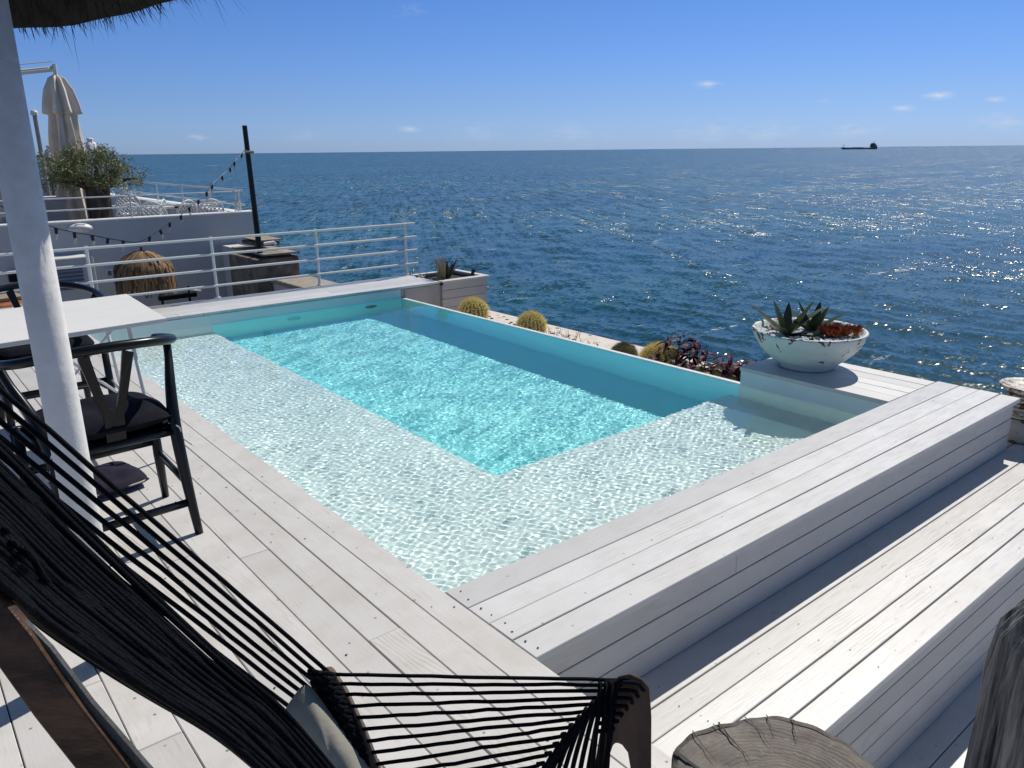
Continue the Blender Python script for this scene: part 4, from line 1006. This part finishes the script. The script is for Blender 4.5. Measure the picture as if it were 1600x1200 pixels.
# lattice garden chairs
def lattice_chair(loc, rz, label):
    t = thing('lattice_chair', loc, label, 'chair', 'white lattice chairs on the neighbouring terrace', rz); W0 = M['white']
    r0, zc = .235, .62
    ring = [(r0*math.cos(a), -.22-.05*(1+math.sin(a)), zc+r0*math.sin(a)*1.05) for a in np.linspace(0, 2*math.pi, 33)]
    MB().tube(ring, .016, 8, cap=False).build('back_ring', W0, t, smooth=True)
    b = MB()
    for k in range(-4, 5):
        for s in (1, -1):
            c = k*.053; L2 = math.sqrt(max(0, r0*r0-c*c))
            if L2 < .04: continue
            p = [((c/2-s*(-u)*.7071*1)*1, 0, 0) for u in (0,)]
            pts = []
            for u in (-L2, 0, L2):
                x = c*.7071+u*.7071; z = (-c*.7071+u*.7071)*s
                pts.append((x, -.22-.05*(1+z/r0), zc+z*1.05))
            b.tube(pts, .0085, 5)
    b.build('back_lattice', W0, t)
    MB().lathe([(0, .42), (.22, .42), (.235, .43), (.22, .44), (0, .44)], seg=28).build('seat', W0, t)
    for x, y in ((.17, .16), (-.17, .16), (.17, -.17), (-.17, -.17)): MB().tube([(x, y, .42), (x*1.15, y*1.2, 0)], .014, 6).build('leg', W0, t)
    for s in (): MB().tube(bez([(s*.225, -.23, .66), (s*.27, -.08, .64), (s*.27, .1, .62), (s*.22, .17, .43)], 4), .012, 6).build('armrest', W0, t)
    return t
LC = [(181, 293, 20, 'white lattice chair farthest back, beside the tree trunk'), (202, 301, -25, 'white lattice chair with full round back showing, behind the wire railing'), (226, 312, 60, 'white lattice chair turned sideways between two others'),
      (190, 322, 10, 'white lattice chair close to the tree trunk, low behind the wall'), (232, 320, -8, 'white lattice chair low behind the wall, right of the trunk pair'), (272, 318, 30, 'white lattice chair in the middle of the long terrace wall'), (319, 323, 5, 'white lattice chair rightmost on the neighbouring terrace')]
first = None
for x, y, rz, lb in LC:
    p = atz(x, y, TF+.87)
    if p[1] < WY+.75: p = aty(x, y, WY+.75)
    if first is None: first = lattice_chair((p[0], p[1], TF), R(rz), lb)
    else:
        c = copy_tree(first); c.location = (p[0], p[1], TF); c.rotation_euler.z = R(rz); c['label'] = lb
# low white tables/blocks there
def blk(name, x0, x1, Y, z0, z1, dy, m, label, cat, loc=None):
    cx = (x0+x1)/2; t = thing(name, (cx, Y, z0), label, cat)
    MB().box((x0-cx, 0, 0), (x1-cx, dy, z1-z0-.041), .006).build('body', m, t); MB().box((x0-cx-.03, -.03, z1-z0-.039), (x1-cx+.03, dy+.03, z1-z0), .006).build('top', M['wall_top'], t)
pa, pb_ = aty(70, 312, 15.6), aty(103, 312, 15.6)
blk('serving_counter', pa[0], pb_[0], 15.6, TF, pa[2]+.03, .6, M['lilac'] if 'lilac' in M else M.setdefault('lilac', noisy('lilac_white', (.50, .49, .55), (.45, .44, .5), 3, .7, .1)), 'white boxy counter between the column and the closed parasol', 'counter')
pc, pd_ = aty(-40, 338, 14.9), aty(20, 338, 14.9)
blk('low_table', pc[0], pd_[0], 14.9, TF, pc[2], .7, M['plaster_warm'], 'low beige block table with white top left of the column', 'table')
for (x, y), lb in zip(((258, 334), (300, 333)), ('low white table edge between the middle lattice chairs', 'low white table edge near the rightmost lattice chair')):
    p = aty(x, y-2, 15.4); t = thing('garden_table', (p[0], p[1], TF), lb, 'table', 'garden tables on the neighbouring terrace')
    MB().box((-.4, -.3, .70), (.4, .3, .74), .006).build('table_top', M['white'], t)
    for sx_, sy_ in ((1, 1), (1, -1), (-1, 1), (-1, -1)): MB().tube([(sx_*.34, sy_*.25, .70), (sx_*.34, sy_*.25, 0)], .018, 6).build('leg', M['white'], t)
# ------------------------------------------------------------------ olive tree
M['olive'] = leaf_mat('olive_leaf', (.085, .10, .032), (.27, .29, .13), 5, .6)
M['olive_bark'] = noisy('olive_bark', (.10, .08, .06), (.035, .028, .022), 9, .9, 1., .03, stretch=(1, 1, .35))
def olive():
    random.seed(3); base = aty(157, 345, 15.0); base[2] = TF; d = 14.0
    t = thing('olive_tree', base, 'small old olive tree with thick gnarled trunk behind the terrace wall', 'tree'); o = Vector(base)
    top = Vector(aty(150, 285, 15.0))-o; bot = Vector(aty(155, 345, 15.0))-o
    H_ = top.z
    b = MB(); v = []; f = []; seg = 40; n_ = 16
    for i in range(n_+1):
        k = i/n_; c = Vector((bot.x*(1-k)+top.x*k, 0, H_*k)); r0 = .155+.05*(1-k)**2+.03*k*k
        for q in range(seg):
            th = 6.283*q/seg; rr = r0*(1+.16*math.sin(3*th+k*4)+.09*math.sin(7*th-k*6)+.05*math.sin(13*th+k*11)); v.append((c.x+rr*math.cos(th), rr*math.sin(th), c.z))
    for i in range(n_):
        for q in range(seg): f.append((i*seg+q, i*seg+(q+1) % seg, (i+1)*seg+(q+1) % seg, (i+1)*seg+q))
    b.add(v, f); cc = Vector((top.x, 0, H_))
    tips = []
    for i in range(16):
        a = i*2.4; e_ = random.uniform(.1, 1.2); ln = random.uniform(.35, .62); dd = Vector((math.cos(a)*math.cos(e_)*1.25, math.sin(a)*math.cos(e_), math.sin(e_)*.8))
        s_ = cc+Vector((math.cos(a)*.14, math.sin(a)*.14, -.08)); m_ = s_+dd*ln*.5+Vector((0, 0, .03)); e2 = s_+dd*ln
        b.tube([s_, m_, e2], [.055, .035, .012], 7); tips += [m_, e2, e2+dd*.08]
    b.build('trunk', M['olive_bark'], t, smooth=True)
    lv = MB(); C = cc+Vector((-.06, 0, .15))
    cl = []
    for i in range(120):
        a = random.uniform(0, 6.283); e_ = random.uniform(-.7, 1.4); rr = random.uniform(.45, 1.02)
        cl.append(C+Vector((.70*rr*math.cos(a)*math.cos(e_), .62*rr*math.sin(a)*math.cos(e_), .40*rr*math.sin(e_)-.03)))
    for i in range(5): cl.append(C+Vector((random.uniform(.5, .8), random.uniform(-.3, .3), random.uniform(-.28, .05))))
    for i in range(5): cl.append(C+Vector((random.uniform(-.85, -.6), random.uniform(-.3, .3), random.uniform(-.3, .3))))
    for c in cl:
        for k in range(10):
            ax = Vector((random.gauss(0, 1), random.gauss(0, 1), random.gauss(.4, .8))).normalized(); st = c+Vector((random.gauss(0, .05), random.gauss(0, .05), random.gauss(0, .04)))
            for j in range(13):
                p = st+ax*(.013*j); dr = (ax*.5+Vector((random.gauss(0, 1), random.gauss(0, 1), random.gauss(0, 1)))).normalized(); ln = random.uniform(.028, .05)
                u = dr.cross(Vector((random.gauss(0, 1), random.gauss(0, 1), 1))).normalized()*ln*.17
                lv.add([p, p+dr*ln*.5+u, p+dr*ln, p+dr*ln*.5-u], [(0, 1, 2, 3)])
    lv.build('crown', M['olive'], t)
olive()
# dark shrub behind, left of tree
def shrub(px, py, Y, r_, label):
    random.seed(px); p = Vector(aty(px, py, Y)); t = thing('shrub', (p.x, p.y, TF), label, 'shrub'); z = p.z-TF
    MB().tube([(0, 0, 0), (.02, 0, z*.5), (0, 0, z)], [.03, .022, .01], 6).build('stem', M['olive_bark'], t)
    lv = MB()
    for i in range(1500):
        d = Vector((random.gauss(0, 1), random.gauss(0, 1), random.gauss(0, 1))).normalized()*r_*random.uniform(.2, 1)**.5; q = Vector((0, 0, z))+Vector((d.x, d.y, d.z*1.2))
        e_ = Vector((random.gauss(0, 1), random.gauss(0, 1), random.gauss(0, 1))).normalized(); u = e_.cross(Vector((1, .3, .2))).normalized()*.012; ln = .05
        lv.add([q, q+e_*ln*.5+u, q+e_*ln, q+e_*ln*.5-u], [(0, 1, 2, 3)])
    lv.build('crown', M['olive'], t)
shrub(78, 272, 17.5, .38, 'grey-green shrub behind the olive tree, against the column')
# ------------------------------------------------------------------ closed parasols
def closed_parasol(px_top, py_top, py_bot, Y, w_top, w_bot, label, m, arm=True):
    top = Vector(aty(px_top, py_top, Y)); botz = aty(px_top+(py_bot-py_top)*.168, py_bot, Y)[2]
    t = thing('closed_parasol', (top.x, top.y, TF), label, 'parasol', 'closed cream parasols on the neighbouring terrace'); zt = top.z-TF; zb = max(.1, botz-TF); H_ = zt-zb
    def fold(a, z, k=1): return .24*math.sin(8*a+.6*math.sin(z*2.1))+.08*math.sin(13*a+z*3)+.04*math.sin(21*a-z*5)
    u = H_/20
    prof = [(.02, zt), (w_top*.45, zt-u*.5), (w_top*.75, zt-u*2), (w_top*.95, zt-u*4), (w_top*1.06, zt-u*5.2), (w_top*.78, zt-u*5.35), (w_top*.86, zt-u*7.5), (w_top*.95, zt-u*10), (w_bot*.72, zt-u*13.5), (w_bot*.85, zt-u*16), (w_bot, zt-u*18), (w_bot*.94, zb), (.02, zb+.05)]
    pr = []
    for (r0, z0), (r1, z1) in zip(prof[:-1], prof[1:]):
        for k in range(4): pr.append((r0+(r1-r0)*k/4, z0+(z1-z0)*k/4))
    MB().lathe(pr+[prof[-1]], seg=160, wob=fold).build('canopy', m, t, smooth=True)
    MB().tube([(0, 0, zt-.02), (0, 0, zt+.16)], .035, 10).build('hub', M['white'], t)
    if arm:
        e_ = Vector(aty(-60, 122, Y))-Vector((top.x, top.y, TF))
        b = MB(); b.tube([(0, 0, zt+.09), (e_.x, 0, e_.z)], .045, 4); b.build('arm', M['white'], t)
        MB().tube([(e_.x, 0, e_.z), (e_.x, 0, 0)], .05, 8).build('mast', M['white'], t)
        b = MB().tube([(-.02, 0, zt+.2), (e_.x, 0, e_.z+.12)], .008, 5); b.build('cord', M['rope'], t)
    return t
M['cream'] = noisy('cream_canvas', (.72, .64, .55), (.64, .56, .47), 6, .85, .25, .006)
closed_parasol(87, 116, 345, 15.8, .24, .27, 'tall closed cream cantilever parasol hanging behind the olive tree', M['cream'])
closed_parasol(-20, 150, 345, 15.2, .26, .34, 'closed cream parasol at the left edge, cut by the column', M['cream'], arm=False)
p = Vector(aty(54, 180, 16.5)); t = thing('flag_mast', (p.x, p.y, TF), 'thin grey mast with white cap just right of the column', 'mast')
MB().tube([(0, 0, 0), (0, 0, p.z-TF)], .035, 8).build('shaft', noisy('mast_grey', (.30, .30, .32), (.2, .2, .22), 5, .5, .1), t)
MB().lathe([(0, 0), (.06, 0), (.06, .05), (.04, .08), (0, .09)], (0, 0, p.z-TF), 12).build('cap', M['white'], t)
def statue(px, py, Y, h, label):
    p = Vector(aty(px, py, Y)); z0 = TF; zb = p.z-h; t = thing('garden_statue', (p.x, p.y, z0), label, 'statue')
    MB().box((-.14, -.14, 0), (.14, .14, zb-z0), .01).build('pedestal', M['plaster'], t)
    MB().lathe([(0, 0), (.16, 0), (.13, .03), (.12, h*.35), (.09, h*.6), (.045, h*.72), (.065, h*.82), (.06, h*.93), (0, h)], (0, 0, zb-z0), 20, wob=lambda a, z: .15*math.sin(2*a+z*4)+.06*math.sin(5*a)).build('figure', M['wall_top'], t, smooth=True)
statue(77, 226, 18.5, .28, 'small white garden figure left of the closed parasol')
statue(140, 215, 19, .26, 'small white garden figure right of the closed parasol')
# ------------------------------------------------------------------ things on and before the neighbour's wall
p = Vector(aty(125, 356, WY)); t = thing('boat_shaped_wall_lamp', (p.x, WY, p.z), 'white boat-shaped wall lamp on the grey wall left of the straw shade', 'wall lamp')
v = []; f = []; n1, n2 = 20, 12
for i in range(n1+1):
    u = -1+2*i/n1; rr = (1-abs(u)**2.3)**.6
    for j in range(n2+1):
        a = math.pi*j/n2; v.append((.195*u, -.13*rr*math.sin(a), .075*rr*math.cos(a)*(1 if j < n2/2 else 1.1)+.02*u*u*-1))
for i in range(n1):
    for j in range(n2): f.append((i*(n2+1)+j, (i+1)*(n2+1)+j, (i+1)*(n2+1)+j+1, i*(n2+1)+j+1))
MB().add(v, f).build('shell', M['white'], t, smooth=True)
MB().box((-.08, -.085, .052), (.06, -.075, .062)).build('slot', M['black'], t)
MB().lathe([(0, 0), (.012, 0), (.012, .006), (0, .006)], (.165, -.06, .0), 10).build('screw', M['black'], t)
# louvred cabinet frame
p0, p1 = Vector(aty(82, 440, WY-.5)), Vector(aty(133, 405, WY-.5))
t = thing('louvred_cabinet', (p0.x, WY-.45, -1.25), 'white framed outdoor cabinet with blue-grey louvres against the wall', 'cabinet'); o = Vector((p0.x, WY-.45, -1.25))
zt = p1.z-o.z
MB().box((0, 0, 0), (.52, .4, zt), .01).build('body', M['wall_shade'], t)
MB().box((-.03, -.03, zt+.001), (.56, .43, zt+.04), .01).build('lid', M['white'], t)
b = MB()
for k in range(6): b.box((.08, -.02, zt-.15-.06*k), (.44, -.004, zt-.115-.06*k), .003, Matrix.Rotation(R(18), 3, 'X'))
b.build('louvre', M['blue'] if 'blue' in M else M.setdefault('blue', noisy('blue_grey_paint', (.10, .14, .22), (.08, .11, .18), 6, .5, .1)), t)
b = MB().tube([(.60, -.02, 0), (.60, -.02, zt+.02)], .014, 6).tube([(.0, -.02, .12), (.60, -.02, .12)], .012, 6); b.build('frame_rod', M['steel_white'], t)
p = Vector(aty(174, 425, WY)); t = thing('wall_socket', (p.x, WY, p.z), 'small white wall socket box left of the straw lamp shade', 'socket')
MB().box((-.085, -.05, -.06), (.085, -.001, .06), .008).build('housing', M['white'], t)
for s in (-1, 1): MB().box((s*.04-.03, -.058, -.045), (s*.04+.03, -.051, .03), .004).build('flap', M['blue'], t)
p = Vector(aty(25, 433, WY)); t = thing('flood_lamp', (p.x, WY, p.z), 'black floodlight with white lamp on the wall left of the column', 'lamp')
MB().box((-.11, -.12, -.06), (.09, -.03, .06), .01).build('housing', M['black'], t); MB().tube([(.09, -.08, .05), (.15, -.10, .09)], .04, 10).build('bulb', M['white'], t)
MB().box((-.02, -.029, -.02), (.02, -.001, .02)).build('bracket', M['black'], t)
# dark bench rail at the wall foot
p0, p1 = Vector(aty(248, 466, WY-.6)), Vector(aty(308, 458, WY-.6))
t = thing('towel_rail', (p0.x, WY-.6, -2.6), 'low black metal rack at the foot of the neighbouring wall', 'rack'); Lr = p1.x-p0.x; zz = p0.z+2.6
MB().box((0, 0, zz-.05), (Lr, .06, zz+.03), .01).build('bar', M['black'], t)
for x in (.06, Lr-.12):
    MB().tube([(x, .03, zz+.031), (x, .03, zz+.14)], .02, 6).tube([(x, .03, 0), (x, .03, zz-.051)], .02, 6).build('upright', M['black'], t)
MB().tube([(Lr-.12, .05, zz+.07), (Lr+.08, .05, zz+.03)], .02, 8).build('handle', M['steel_white'], t)
# stack of stone and timber far left under the railing
p = Vector(aty(10, 470, 9.6)); t = thing('stone_fire_table', (p.x, 9.6, -1.1), 'rough stone base with orange and timber slabs seen through the far chair', 'stone table'); zz = p.z+1.1
MB().lathe([(0, 0), (.42, 0), (.44, zz*.5), (.40, zz-.12), (.3, zz-.08), (0, zz-.08)], seg=24, wob=lambda a, z: .05*math.sin(5*a+z*9)+.04*math.sin(9*a)).build('stone_base', M['stone_dark'] if 'stone_dark' in M else M.setdefault('stone_dark', noisy('dark_rubble', (.10, .095, .09), (.03, .028, .026), 11, .85, 1., .03)), t)
MB().lathe([(0, zz-.078), (.30, zz-.078), (.34, zz-.04), (.30, zz-.0), (0, zz)], seg=24).build('orange_slab', noisy('burnt_orange', (.36, .12, .04), (.18, .07, .03), 9, .6, .3), t)
MB().box((-.5, -.12, zz+.005), (.16, .12, zz+.05), .01, Matrix.Rotation(R(14), 3, 'Z')).build('timber_slab', noisy('pale_timber', (.36, .28, .18), (.26, .19, .12), 9, .6, .3), t)
# ------------------------------------------------------------------ stone pier with the dark pole
M['stone'] = noisy('weathered_concrete', (.26, .215, .165), (.10, .085, .068), 4, .9, .8, .03, detail=8)
M['stone_cap'] = noisy('weathered_cap', (.36, .32, .27), (.22, .17, .13), 5, .9, .8, .03, detail=8)
def pier():
    Y = 11.6; t = thing('stone_pier', (4.7, Y, -3), 'stepped weathered concrete pier at the end of the neighbouring wall', 'pier'); o = Vector((4.7, Y, -3))
    def B(x0, x1, y0, y1, dY0, dY1, m, name='block', bev=.012):
        a = aty(x0, y1, Y+dY0); c = aty(x1, y0, Y+dY0)
        q = MB().box((a[0], Y+dY0, a[2]), (c[0], Y+dY1, c[2]), bev).build(name, m, t); q.location = -o; return a, c
    B(410, 467, 399.5, 520, 0, 1.1, M['stone'], 'block'); B(412, 470, 394, 399, -.04, 1.3, M['stone_cap'], 'cap')
    B(404, 438, 377, 386, .5, 1.2, M['stone'], 'block'); B(404, 443, 373, 377, .46, 1.3, M['stone_cap'], 'cap')
    a, c = aty(423, 435, 11.55), aty(478, 429.5, 11.55); a[2] = c[2] = zs_ = (a[2]+c[2])/2
    q = MB().box((a[0], 8.7, zs_-.07), (c[0], 11.595, zs_), .012).build('lower_slab', M['stone_cap2'], t); q.location = -o
    q = MB().box((a[0]+.05, 8.7, -3), (c[0]-.05, 11.595, zs_-.071)).build('lower_wall', M['wall_shade'], t); q.location = -o
    c2 = aty(386, 400, 12.75); c3 = aty(412, 400, 12.75)
    q = MB().box((c2[0], 12.75, -3), (c3[0], 13.9, aty(390, 392, 12.75)[2])).build('side_pillar', M['wall_shade'], t); q.location = -o
    # white tube light under the upper cap
    p = Vector(aty(412, 381, Y+.3)); tl = thing('tube_lamp', p, 'short white tube lamp on the stone pier beside the dark pole', 'lamp')
    MB().tube([(0, 0, 0), (.17, 0, .012)], .026, 10).build('tube', M['wall_top'], tl); MB().tube([(.171, 0, .012), (.19, 0, -.01), (.17, 0, -.05)], .02, 8).build('bracket', M['wall_top'], tl)
M['stone_cap2'] = noisy('brown_concrete_slab', (.27, .22, .18), (.36, .33, .29), 3, .9, .8, .03, detail=8)
pier()
PB, PT = Vector(aty(405, 386, 11.9)), Vector(aty(382, 196, 11.9))
PB.z -= .1
t = thing('dark_pole', PB, 'slim black pole rising from the stone pier and carrying the string lights', 'pole')
MB().tube([(0, 0, 0), PT-PB], [.045, .036], 12).build('shaft', M['black'], t)
cl = PB+(PT-PB)*.80
MB().tube([cl-PB-Vector((.06, .05, 0)), cl-PB+Vector((.07, -.05, 0))], .02, 8).build('clamp', noisy('brass_grey', (.3, .28, .2), (.2, .19, .15), 9, .4, .1), t)
MB().tube([cl-PB+Vector((-.03, -.05, 0)), cl-PB+Vector((.0, -.06, -.8)), Vector((-.0, -.06, .2))], .012, 6).build('cable', M['black'], t)
# ------------------------------------------------------------------ straw lamp shade and string lights
LP = Vector(aty(221, 392, 9.3))
M['straw'] = leaf_mat('raffia', (.035, .017, .007), (.42, .25, .12), 3, .85)
def straw_lamp():
    random.seed(8); t = thing('straw_pendant', LP, 'round raffia pendant shade hanging behind the railing', 'pendant lamp')
    Rr, H_ = .285, .40
    def prof(k): # k 0..1 top->bottom
        return (Rr*math.sin(min(1, k*1.45+.08)*math.pi/2)*1.0, -H_*k**1.25)
    MB().lathe([(max(.01, prof(k)[0]*.94), prof(k)[1]-.004) for k in np.linspace(0, 1, 14)], seg=40).build('shade_core', M['straw_dark'], t, smooth=True)
    b = MB()
    for i in range(1100):
        a = random.uniform(0, 6.283); k0 = random.uniform(0, .9); k1 = min(1.2, k0+random.uniform(.2, .5)); w_ = random.uniform(.005, .014); off = random.uniform(-.008, .03); pts = []
        for q in range(5):
            k = k0+(k1-k0)*q/4; r0, z0 = prof(min(1, k)); z0 -= max(0, k-1)*H_; r0 += off+.010*q/4*random.random(); aa = a+random.gauss(0, .012); pts.append((r0, aa, z0))
        v = []
        for r0, aa, z0 in pts: v += [(r0*math.cos(aa-w_/r0), r0*math.sin(aa-w_/r0), z0), (r0*math.cos(aa+w_/r0), r0*math.sin(aa+w_/r0), z0+.001)]
        b.add(v, [(2*j, 2*j+1, 2*j+3, 2*j+2) for j in range(4)])
    b.build('raffia_strands', M['straw'], t)
    MB().tube([(0, 0, 0), (0, 0, .045)], .012, 8).build('lamp_cap', M['black'], t)
M['straw_dark'] = noisy('raffia_dark', (.07, .035, .016), (.04, .022, .01), 12, .9, .3)
straw_lamp()
def string_lights():
    t = thing('string_lights', LP, 'black festoon cable with small bulbs hung from the dark pole', 'string lights')
    px = [(1540, -75), (1510, -40), (1465, 12), (1435, 48), (1385, 100), (1325, 155), (1290, 200), (1240, 250), (1180, 295), (1130, 345), (1060, 390), (1000, 435), (935, 478), (857, 515), (770, 505), (675, 490), (575, 470), (465, 452), (350, 425), (230, 380), (100, 330), (-60, 260)]
    n = len(px); pts = []
    for i, (x, y) in enumerate(px):
        if i <= 13: Y = 11.88+(9.3-11.88)*i/13
        else: Y = 9.3-.12*(i-13)
        pts.append(Vector(aty(x/4, 250+y/4, Y))-LP)
    MB().tube(bez(pts, 4), .0045, 6).build('cable', M['black'], t, smooth=True)
    for i, p in enumerate(pts[1:-2]):
        if i == 12: continue
        dz = Vector((random.uniform(-.3, .3), 0, -1)).normalized()
        MB().tube([p, p+dz*.055], [.017, .014], 8).build('lamp_holder', M['black'], t)
        q = MB().tube([p+dz*.054, p+dz*.075, p+dz*.10, p+dz*.115], [.008, .014, .012, .004], 8).build('bulb', M['bulb'], t, smooth=True)
M['bulb'] = mat('clear_bulb', (.5, .5, .48), .08)
M['bulb'].node_tree.nodes['Principled BSDF'].inputs['Alpha'].default_value = .55
string_lights()
# ------------------------------------------------------------------ cargo ship on the horizon
def ship():
    L0 = 155.; px0, px1, py = 1315, 1371, 231.5
    a, c = Vector(atz(px0, py+.9, SEA_Z)), Vector(atz(px1, py, SEA_Z))
    D = 3300.; ra = Vector(ray(px0, py)); rc = Vector(ray(px1, py)); ra.z = rc.z = 0
    A = ra.normalized()*D; Cc = rc.normalized()*D; ax = (Cc-A); Ls = ax.length; ax.normalize(); per = Vector((-ax.y, ax.x, 0))
    t = thing('cargo_ship', (A.x, A.y, SEA_Z), 'dark cargo ship with bridge at the stern on the horizon', 'ship')
    def Q(u, w_, z): return ax*u*Ls+per*w_*Ls+Vector((0, 0, z*Ls))
    m = noisy('ship_hull', (.07, .08, .11), (.05, .06, .085), .05, .6, 0); m2 = noisy('ship_deckhouse', (.12, .14, .17), (.08, .09, .12), .05, .6, 0)  # hull and deckhouse colours lightened to stand in for sea haze
    sec = [(0, 0, .0, .055), (.04, .03, .0, .055), (.1, .06, -.02, .05), (.3, .07, -.02, .038), (.75, .07, -.02, .038), (.95, .06, -.02, .045), (1, .045, .0, .045)]
    v = []; f = []
    for u, w_, zb, zt in sec: v += [Q(u+.0, -w_*.8, zb), Q(u-(.02 if u == 0 else 0), -w_, zt), Q(u-(.02 if u == 0 else 0), w_, zt), Q(u, w_*.8, zb)]
    for i in range(len(sec)-1):
        for k in range(4): f.append((i*4+k, i*4+(k+1) % 4, i*4+4+(k+1) % 4, i*4+4+k))
    f += [(0, 1, 2, 3), tuple((len(sec)-1)*4+k for k in range(4))]
    MB().add(v, f).build('hull', m, t)
    def bx(u0, u1, w_, z0, z1, nm, mm):
        v = [Q(u, s*w_, z) for u in (u0, u1) for s in (-1, 1) for z in (z0, z1)]
        MB().add(v, [(0, 1, 3, 2), (4, 6, 7, 5), (0, 4, 5, 1), (2, 3, 7, 6), (0, 2, 6, 4), (1, 5, 7, 3)]).build(nm, mm, t)
    bx(.79, .95, .05, .0455, .15, 'bridge', m2); bx(.81, .93, .055, .151, .175, 'wheelhouse', m2); bx(.955, .985, .03, .0455, .12, 'funnel', m)
    for u in (.30, .38, .46, .54): bx(u, u+.05, .04, .0385, .06, 'hatch', m2)
    for u, h in ((.055, .15), (.88, .23)): MB().tube([Q(u, 0, .04), Q(u, 0, h)], .9, 6).build('mast', m, t)
ship()
